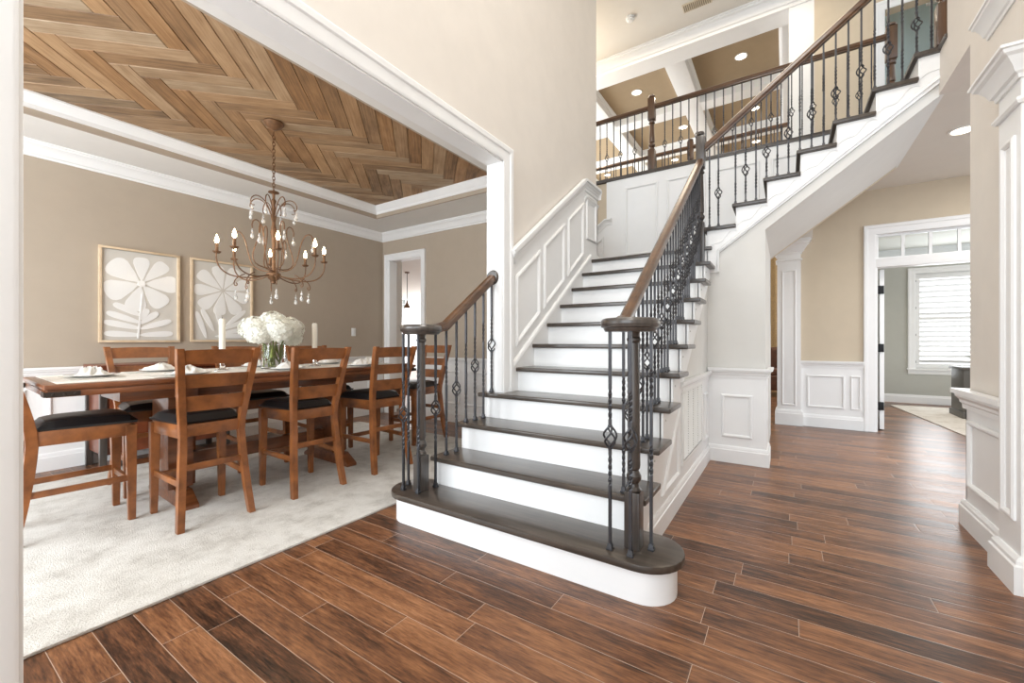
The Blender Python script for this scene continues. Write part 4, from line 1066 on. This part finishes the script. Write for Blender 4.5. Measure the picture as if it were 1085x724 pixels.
# pictures
def picture(x0, x1, z0, z1, label, style):
    y = 5.259
    t = thing('framed_print', label, 'picture', ((x0 + x1) / 2, y, z0), group=None)
    m = MB(); f = .022
    for a in ((x0, x1, z0, z0 + f), (x0, x1, z1 - f, z1), (x0, x0 + f, z0 + f, z1 - f), (x1 - f, x1, z0 + f, z1 - f)): m.box(a[0], a[1], y - .032, y, a[2], a[3], .003)
    m.build('frame', M_OAKFRAME, t, True)
    m = MB(); m.box(x0 + f, x1 - f, y - .012, y - .002, z0 + f, z1 - f); m.build('print', M_PAPER, t, True)
    cx, cz = (x0 + x1) / 2, z0 + (z1 - z0) * .64
    m = MB(); Y0, Y1 = y - .0128, y - .0118
    w_, h_ = (x1 - x0 - 2 * f), (z1 - z0 - 2 * f)
    def blob(px, pz, ang, L, wd, sq=3.):
        pts = []
        for i in range(28):
            a = 2 * PI * i / 28; c, s = math.cos(a), math.sin(a)
            q = L / 2 * math.copysign(abs(c) ** (2 / sq), c); r = wd / 2 * math.copysign(abs(s) ** (2 / sq), s)
            r *= .62 + .4 * (q / (L / 2) + 1) / 2
            q += L / 2
            X = px + q * math.cos(ang) - r * math.sin(ang); Z = pz + q * math.sin(ang) + r * math.cos(ang)
            X = min(max(X, x0 + f + .012), x1 - f - .012); Z = min(max(Z, z0 + f + .012), z1 - f - .012)
            pts.append((X, Z))
        bl[0] += 1; m.prism(pts, 'y', Y0 - .0004 * bl[0], Y1)
    bl = [0]
    def petal(a0, a1, R, sq=4., gap=.0055):
        pts = []; n = 16
        for i in range(n + 1):
            t_ = i / n * 2 - 1; rr = R * 1.16 * (1 - abs(t_) ** sq) ** .5 * .62 + R * 1.16 * .38
            if i in (0, n): rr = R * .42
            an = (a0 + a1) / 2 + (a1 - a0) / 2 * t_
            # pull both sides in by the gap so thin ground lines stay between petals
            X = cx + rr * math.cos(an); Zz = cz + rr * math.sin(an); sg = 1 if t_ < 0 else -1
            k = gap * abs(t_) ** 2; X += -math.sin(an) * k * sg; Zz += math.cos(an) * k * sg
            pts.append((min(max(X, x0 + f + .014), x1 - f - .014), min(Zz, z1 - f - .014)))
        mid = (a0 + a1) / 2
        pts.append((cx + .02 * math.cos(mid), cz + .02 * math.sin(mid)))
        bl[0] += 1; m.prism(pts, 'y', Y0 - .0004 * bl[0], Y1)
    if style == 0:
        cuts = [-22, 30, 68, 112, 172, 232, 284, 338]
        for q in range(7): petal(math.radians(cuts[q]), math.radians(cuts[q + 1]), (.25, .25, .22, .25, .245, .235, .235)[q])
        for i, (s, z, a, L) in enumerate(((1, .05, 4, .26), (-1, .05, 3, .26), (1, .11, 20, .26), (-1, .115, 12, .27), (1, .16, 40, .18), (-1, .17, 20, .26), (1, .2, 62, .12), (-1, .24, 28, .22))):
            a = math.radians(a); blob(cx - .01, z0 + f + z, a if s > 0 else PI - a, L, .066, 2.5)
        m.prism([(cx - .035, z0 + .04), (cx - .02, z0 + .04), (cx + .012, cz - .1), (cx, cz - .1)], 'y', Y0 - .007, Y1)
        m.lathe([(0, -.0095), (.03, -.0095), (.03, 0), (0, 0)], (cx, Y1, cz), 20, 'y')
    else:
        for i in range(9): petal(math.radians(2 + i * 40), math.radians(42 + i * 40), .25 if i % 2 else .235)
        for (dx, z, a, L) in ((-.16, .02, 108, .30), (-.09, .1, 116, .26), (-.02, .14, 100, .22), (.03, .16, 42, .27), (.0, .12, 24, .3), (-.03, .07, 12, .3), (-.08, .04, 2, .34)):
            blob(cx + dx, z0 + f + z, math.radians(a), L, .06, 2.2)
    m.build('flower_shapes', M_PETALP, t, True)
picture(1.124, 1.736, 1.091, 1.984, 'light oak framed white flower print, nearer the camera, with horizontal leaves', 0)
picture(1.826, 2.442, 1.095, 1.986, 'light oak framed white flower print behind the chandelier, with curving leaves', 1)
sw = thing('light_switch', 'white light switch on the taupe dining wall near the corner', 'switch', (3.825, 5.259, 1.237))
m = MB(); m.box(-.036, .036, -.006, 0, -.058, .058, .003); m.build('plate', M_PLASTIC, sw)
m = MB(); m.box(-.016, .016, -.01, -.005, -.032, .032, .002); m.build('rocker', M_PLASTIC, sw)

# table setting
TT = .875 + .0035
PET_PTS = []
vs = thing('vase', 'clear cylindrical glass vase holding white hydrangeas on the table', 'vase', tpt(.075, -.03, TZ + .0036))
m = MB(); m.lathe([(0, 0), (.085, 0), (.088, .004), (.088, .2), (.084, .2), (.082, .012), (0, .012)], (0, 0, 0), 32); m.build('glass_body', M_GLASS, vs)
VB = Vector(vs.location)
def hydrangea(idx, dx, dy, dz, r, lab):
    t = thing('hydrangea_flower', lab, 'flower', VB + Vector((dx * .3, dy * .3, .016)), group='white hydrangeas in the vase')
    off = Vector((dx * .7, dy * .7, dz - .016))
    m = MB(); rnd = random.Random(idx)
    m.tube([(rnd.uniform(-.03, .03), rnd.uniform(-.03, .03), .0), (off.x * .25, off.y * .25, .16), (off.x, off.y, off.z)], .006, 6)
    for q in range(2):
        a = rnd.uniform(0, 6.28); m.tube([(off.x * .1, off.y * .1, .03 + .05 * q), (off.x * .1 + .04 * math.cos(a), off.y * .1 + .04 * math.sin(a), .09 + .05 * q), (off.x * .2 + .045 * math.cos(a), off.y * .2 + .045 * math.sin(a), .15 + .03 * q)], [.003, .014, .002], 6)
    m.build('stem', M_STEM, t)
    bm = bmesh.new(); N = 190
    for i in range(N):
        ph = math.acos(1 - 1.75 * (i + .5) / N); a = i * 2.39996
        nrm = Vector((math.sin(ph) * math.cos(a), math.sin(ph) * math.sin(a), math.cos(ph)))
        c = off + Vector((nrm.x * r, nrm.y * r, nrm.z * r * .82)) * rnd.uniform(.9, 1.07)
        u = nrm.orthogonal().normalized(); v = nrm.cross(u); ro = rnd.uniform(0, 1.57)
        u, v = u * math.cos(ro) + v * math.sin(ro), v * math.cos(ro) - u * math.sin(ro)
        nrm = (nrm + Vector((rnd.uniform(-.35, .35), rnd.uniform(-.35, .35), rnd.uniform(-.25, .35)))).normalized(); u = nrm.orthogonal().normalized(); v = nrm.cross(u); s = .0165 * rnd.uniform(.85, 1.2); c0 = bm.verts.new(c + nrm * .001)
        for (d1, d2) in ((u, v), (v, -u), (-u, -v), (-v, u)):
            p1 = bm.verts.new(c + d1 * s * .75 + d2 * s * .15 + nrm * .004); p2 = bm.verts.new(c + (d1 + d2) * s * .8 + nrm * .003); p3 = bm.verts.new(c + d2 * s * .75 + d1 * s * .15 + nrm * .004)
            bm.faces.new((c0, p1, p2, p3))
    bmesh.ops.create_uvsphere(bm, u_segments=12, v_segments=8, radius=r * .84, matrix=Matrix.Translation(off) @ Matrix.Diagonal((1, 1, .82, 1)))
    me = bpy.data.meshes.new('bloom'); bm.to_mesh(me); bm.free(); me.materials.append(M_PETAL); link('bloom', me, t)
for i, (dx, dy, dz, r, lab) in enumerate((
        (0, 0, .365, .115, 'white hydrangea head at the top of the bouquet'),
        (-.125, .03, .325, .112, 'white hydrangea head at the upper left of the bouquet'),
        (.115, -.02, .325, .115, 'white hydrangea head at the upper right of the bouquet'),
        (-.02, -.115, .30, .112, 'white hydrangea head at the front of the bouquet'),
        (.02, .13, .30, .11, 'white hydrangea head at the back of the bouquet'),
        (-.15, -.085, .27, .088, 'white hydrangea head at the lower left of the bouquet'),
        (.165, .05, .25, .09, 'white hydrangea head hanging low on the right of the bouquet'))):
    hydrangea(i, dx, dy, dz, r, lab)
for (x, zt, side) in ((-.28, 1.285, 'left of'), (.44, 1.277, 'right of')):
    base = tpt(x, -.005, TZ + .0036)
    hd = thing('candle_holder', 'clear glass candle holder %s the hydrangea vase' % side, 'candle holder', base, group='glass candle holders')
    m = MB(); m.lathe([(0, 0), (.05, 0), (.05, .008), (.018, .02), (.013, .06), (.02, .085), (.013, .1), (.016, .125), (.04, .14), (.04, .15), (.03, .155), (0, .15)], (0, 0, 0), 28); m.build('glass_body', M_GLASS, hd)
    cd = thing('candle', 'white pillar candle in the glass holder %s the hydrangea vase' % side, 'candle', base + Vector((0, 0, .156)), group='white candles')
    h = zt - base.z - .156 - .012
    m = MB(); m.lathe([(0, 0), (.021, 0), (.021, h - .012), (.017, h - .003), (.006, h), (0, h)], (0, 0, 0), 24); m.build('wax', M_WAX, cd)
    m = MB(); m.tube([(0, 0, h), (.001, 0, h + .012)], .0015, 6); m.build('wick', M_BLACK, cd)
def setting(x, y, face, where):
    rz = TROT + face
    base = tpt(x, y, TZ + .0037)
    m = MB(); m.box(-.2, .2, -.12, .12, 0, .003, .001); o = m.build('placemat', plain('grey_placemat', (206, 202, 194), .8, var=.12, scale=70, bump=.3)); o.location = base; o.rotation_euler = (0, 0, rz); tag(o, 'pale grey placemat ' + where, 'placemat', 'placemats on the dining table')
    m = MB(); m.lathe([(0, 0), (.07, 0), (.075, .004), (.125, .014), (.125, .017), (.075, .008), (0, .006)], (0, 0, 0), 36); o = m.build('dinner_plate', M_CHINA); o.location = base + Vector((0, 0, .0032)); tag(o, 'white dinner plate ' + where, 'plate', 'white dinner plates on the table')
    rnd = random.Random(int(x * 100 + y * 1000))
    bm = bmesh.new(); n = 22; V = []
    for i in range(n + 1):
        row = []
        for j in range(n + 1):
            u, v = i / n * 2 - 1, j / n * 2 - 1; rr = math.sqrt(u * u + v * v)
            e = max(0, 1 - max(abs(u), abs(v)) ** 4); ang = math.atan2(v, u)
            z = (.016 + .034 * (1 - min(1, rr)) + .016 * math.sin(ang * 5 + rr * 5 + rnd.random() * .3)) * e
            row.append(bm.verts.new((u * .085 + .012 * math.sin(v * 7), v * .07 + .01 * math.sin(u * 6), max(.001, z))))
        V.append(row)
    for i in range(n):
        for j in range(n): bm.faces.new((V[i][j], V[i + 1][j], V[i + 1][j + 1], V[i][j + 1]))
    ring = [V[i][0] for i in range(n + 1)] + [V[n][j] for j in range(1, n + 1)] + [V[i][n] for i in reversed(range(n))] + [V[0][j] for j in reversed(range(1, n))]
    bm.faces.new(ring[::-1]); bmesh.ops.recalc_face_normals(bm, faces=bm.faces)
    me = bpy.data.meshes.new('napkin'); bm.to_mesh(me); bm.free(); me.materials.append(M_LINEN)
    for p in me.polygons: p.use_smooth = True
    o = link('napkin', me, None, base + Vector((0, 0, .0115))); o.rotation_euler = (0, 0, rz + .4); tag(o, 'gathered white napkin ' + where, 'napkin', 'white napkins on the plates')
for x, y, f, wh in ((-.57, -.28, 0, 'before the near chair closest to the camera'), (.07, -.28, 0, 'before the middle near chair, by the vase'), (.72, -.28, 0, 'before the near chair beside the newel'),
                    (-.57, .28, PI, 'before the chair facing us by the sideboard'), (.1, .30, PI, 'before the middle chair across the table'), (.75, .28, PI, 'before the far-side chair nearest the kitchen'),
                    (-.98, 0, PI / 2, 'at the table end beside the white casing'), (1.02, 0, PI / 2, 'at the table end nearest the kitchen')):
    setting(x, y, f, wh)

# chandelier
CH = Vector((1.815, 3.545, 2.908)); ch = thing('chandelier', 'rusty bronze chandelier with candle bulbs and crystal drops over the table', 'chandelier', CH)
Z = lambda z: z + .022 - CH.z
m = MB(); m.lathe([(0, 0), (.075, 0), (.078, -.006), (.06, -.03), (.03, -.05), (.012, -.056), (0, -.058)], (0, 0, 0), 32); m.build('canopy', M_RUST, ch)
m = MB(); zt, zb = Z(2.81), Z(2.33); nl = 17
for i in range(nl):
    zc = zt + (zb - zt) * (i + .5) / nl; r_ = .0105; hh = (zt - zb) / nl * .72
    P = []
    for j in range(14):
        a = 2 * PI * j / 14; q = (r_ * math.cos(a), 0, hh * math.sin(a))
        P.append((q[0], 0, zc + q[2]) if i % 2 else (0, q[0], zc + q[2]))
    m.tube(P, .0026, 6, True)
m.build('chain', M_RUST, ch)
m = MB(); m.lathe([(0, Z(2.335)), (.006, Z(2.335)), (.008, Z(2.32)), (.04, Z(2.315)), (.042, Z(2.308)), (.012, Z(2.30)), (.01, Z(2.26)), (.02, Z(2.24)), (.012, Z(2.21)), (.014, Z(2.05)), (.026, Z(1.98)), (.016, Z(1.93)), (.013, Z(1.75)), (.018, Z(1.66)), (.03, Z(1.655)), (.052, Z(1.64)), (.055, Z(1.62)), (.04, Z(1.595)), (.014, Z(1.575)), (.016, Z(1.56)), (0, Z(1.55))], (0, 0, 0), 24)
m.build('center_column', M_RUST, ch)
def bez(P, n=16):
    P = [Vector(p) for p in P]; out = []
    for i in range(n + 1):
        t = i / n; q = P[:]
        while len(q) > 1: q = [q[k].lerp(q[k + 1], t) for k in range(len(q) - 1)]
        out.append(q[0])
    return out
RA = .385; ZCUP = Z(1.765); A0 = math.radians(22)
m = MB(); m.lathe([(0, 0), (.02, .0), (.026, .006), (.03, .014), (.028, .014), (.012, .006), (0, .006)], (0, 0, 0), 18); ME_CUP = m.mesh('drip_cup', M_RUST)
m = MB(); m.lathe([(0, .006), (.0115, .006), (.0115, .075), (.007, .079), (0, .079)], (0, 0, 0), 14); ME_SLEEVE = m.mesh('candle_sleeve', M_RUST)
m = MB(); m.lathe([(0, .078), (.008, .078), (.014, .094), (.0145, .104), (.009, .124), (.003, .142), (0, .148)], (0, 0, 0), 14); ME_BULB = m.mesh('bulb', M_BULB)
m = MB(); m.lathe([(0, -.0), (.004, -.004), (.0035, -.012), (.009, -.02), (.009, -.026), (.004, -.034), (.011, -.048), (.015, -.06), (.013, -.072), (.006, -.08), (0, -.083)], (0, 0, 0), 8); m.tube([(0, 0, .012), (0, 0, -.002)], .0012, 5); ME_DROP = m.mesh('crystal_drop', M_CRYSTAL, smooth=False)
def drop(par, p): return link('crystal_drop', ME_DROP, par, p)
for i in range(8):
    a = A0 + i * PI / 4; ca, sa = math.cos(a), math.sin(a)
    P = lambda r, z: (r * ca, r * sa, z)
    m = MB()
    m.tube(bez([P(.03, Z(1.63)), P(.14, Z(1.585)), P(.29, Z(1.56)), P(.40, Z(1.61)), P(RA + .004, ZCUP)]), .0052, 8)
    m.tube(bez([P(.2, Z(1.62)), P(.27, Z(1.59)), P(.31, Z(1.53)), P(.26, Z(1.49)), P(.24, Z(1.53)), P(.26, Z(1.545))]), .0042, 6)
    arm = m.build('arm', M_RUST, ch)
    link('drip_cup', ME_CUP, arm, P(RA, ZCUP)); link('candle_sleeve', ME_SLEEVE, arm, P(RA, ZCUP)); link('bulb', ME_BULB, arm, P(RA, ZCUP))
    drop(arm, P(.262, Z(1.487)))
    point('bulb_light', (CH.x + RA * ca, CH.y + RA * sa, CH.z + ZCUP + .11), 4.0, WARM, .015)
for i in range(8):
    a = A0 + (i + .5) * PI / 4; ca, sa = math.cos(a), math.sin(a); P = lambda r, z: (r * ca, r * sa, z)
    m = MB()
    m.tube(bez([P(.013, Z(2.08)), P(.03, Z(2.22)), P(.11, Z(2.33)), P(.215, Z(2.26)), P(.19, Z(2.14)), P(.15, Z(2.17))]), .0042, 6)
    s = m.build('crown_scroll', M_RUST, ch); drop(s, P(.172, Z(2.163)))
for i in range(8):
    a = A0 + (i + .5) * PI / 4; ca, sa = math.cos(a), math.sin(a); P = lambda r, z: (r * ca, r * sa, z)
    m = MB()
    if i % 2: m.tube(bez([P(.018, Z(1.68)), P(.26, Z(1.66)), P(.2, Z(1.84)), P(.03, Z(1.92)), P(.05, Z(2.12)), P(.19, Z(2.1)), P(.165, Z(1.98))], 22), .0048, 6); e = P(.165, Z(1.98))
    else: m.tube(bez([P(.02, Z(1.66)), P(.24, Z(1.64)), P(.18, Z(1.8)), P(.17, Z(2.02)), P(.32, Z(2.04)), P(.30, Z(1.9))], 22), .0048, 6); e = P(.30, Z(1.905))
    s = m.build('body_scroll', M_RUST, ch); drop(s, e)

# ------------------------------------------------------------------ small ceiling fixtures
def downlight(x, y, z, label, power, r=.075, spot=True):
    t = thing('recessed_light', label, 'ceiling light', (x, y, z), group='recessed ceiling lights')
    m = MB(); m.lathe([(r, 0), (r * 1.25, 0), (r * 1.25, -.006), (r, -.01), (r, 0)], (0, 0, 0), 28, caps=False); m.build('trim_ring', M_PLASTIC, t)
    m = MB(); m.lathe([(0, -.004), (r, -.004), (r, -.001), (0, -.001)], (0, 0, 0), 28); m.build('lens', M_CAN, t)
    if power:
        d = bpy.data.lights.new('downlight', 'SPOT'); d.energy = power; d.color = WARM; d.spot_size = math.radians(150); d.spot_blend = .8; d.shadow_soft_size = r
        o = bpy.data.objects.new('downlight', d); COL.objects.link(o); o.location = (x, y, z - .02)
for (x, y, rw) in ((8.72, 2.6, 'nearest row, left'), (8.66, .68, 'nearest row, right'), (10.75, 2.08, 'middle row, left'), (10.75, .58, 'middle row, right'), (12.55, 4.65, 'far row, left'), (12.55, 2.65, 'far row, middle'), (12.55, .64, 'far row, right')):
    downlight(x, y, 6.299, 'recessed light in the tan coffers, %s' % rw, 70, .085)
downlight(5.15, -1.28, 2.929, 'recessed light in the hall ceiling beside the stairs', 30)
downlight(8.35, -2.0, 2.749, 'recessed light in the study ceiling, seen through the transom', 55)
sd = thing('smoke_detector', 'round white smoke detector on the foyer ceiling', 'smoke detector', (6.53, 2.05, ZT))
m = MB(); m.lathe([(0, 0), (.07, 0), (.07, -.015), (.05, -.02), (.05, -.045), (.03, -.055), (0, -.055)], (0, 0, 0), 28); m.build('housing', M_PLASTIC, sd)
cv = thing('ceiling_vent', 'rectangular air vent in the foyer ceiling', 'vent', (6.8, 1.12, ZT))
m = MB(); m.box(-.09, .09, -.2, .2, -.012, 0, .004); m.build('frame', plain('vent_beige', (214, 202, 180), .6), cv)
m = MB()
for i in range(14): m.box(-.07, .07, -.18 + i * .027, -.18 + i * .027 + .012, -.016, -.011)
m.build('louvres', plain('vent_slot', (150, 138, 118), .7), cv)
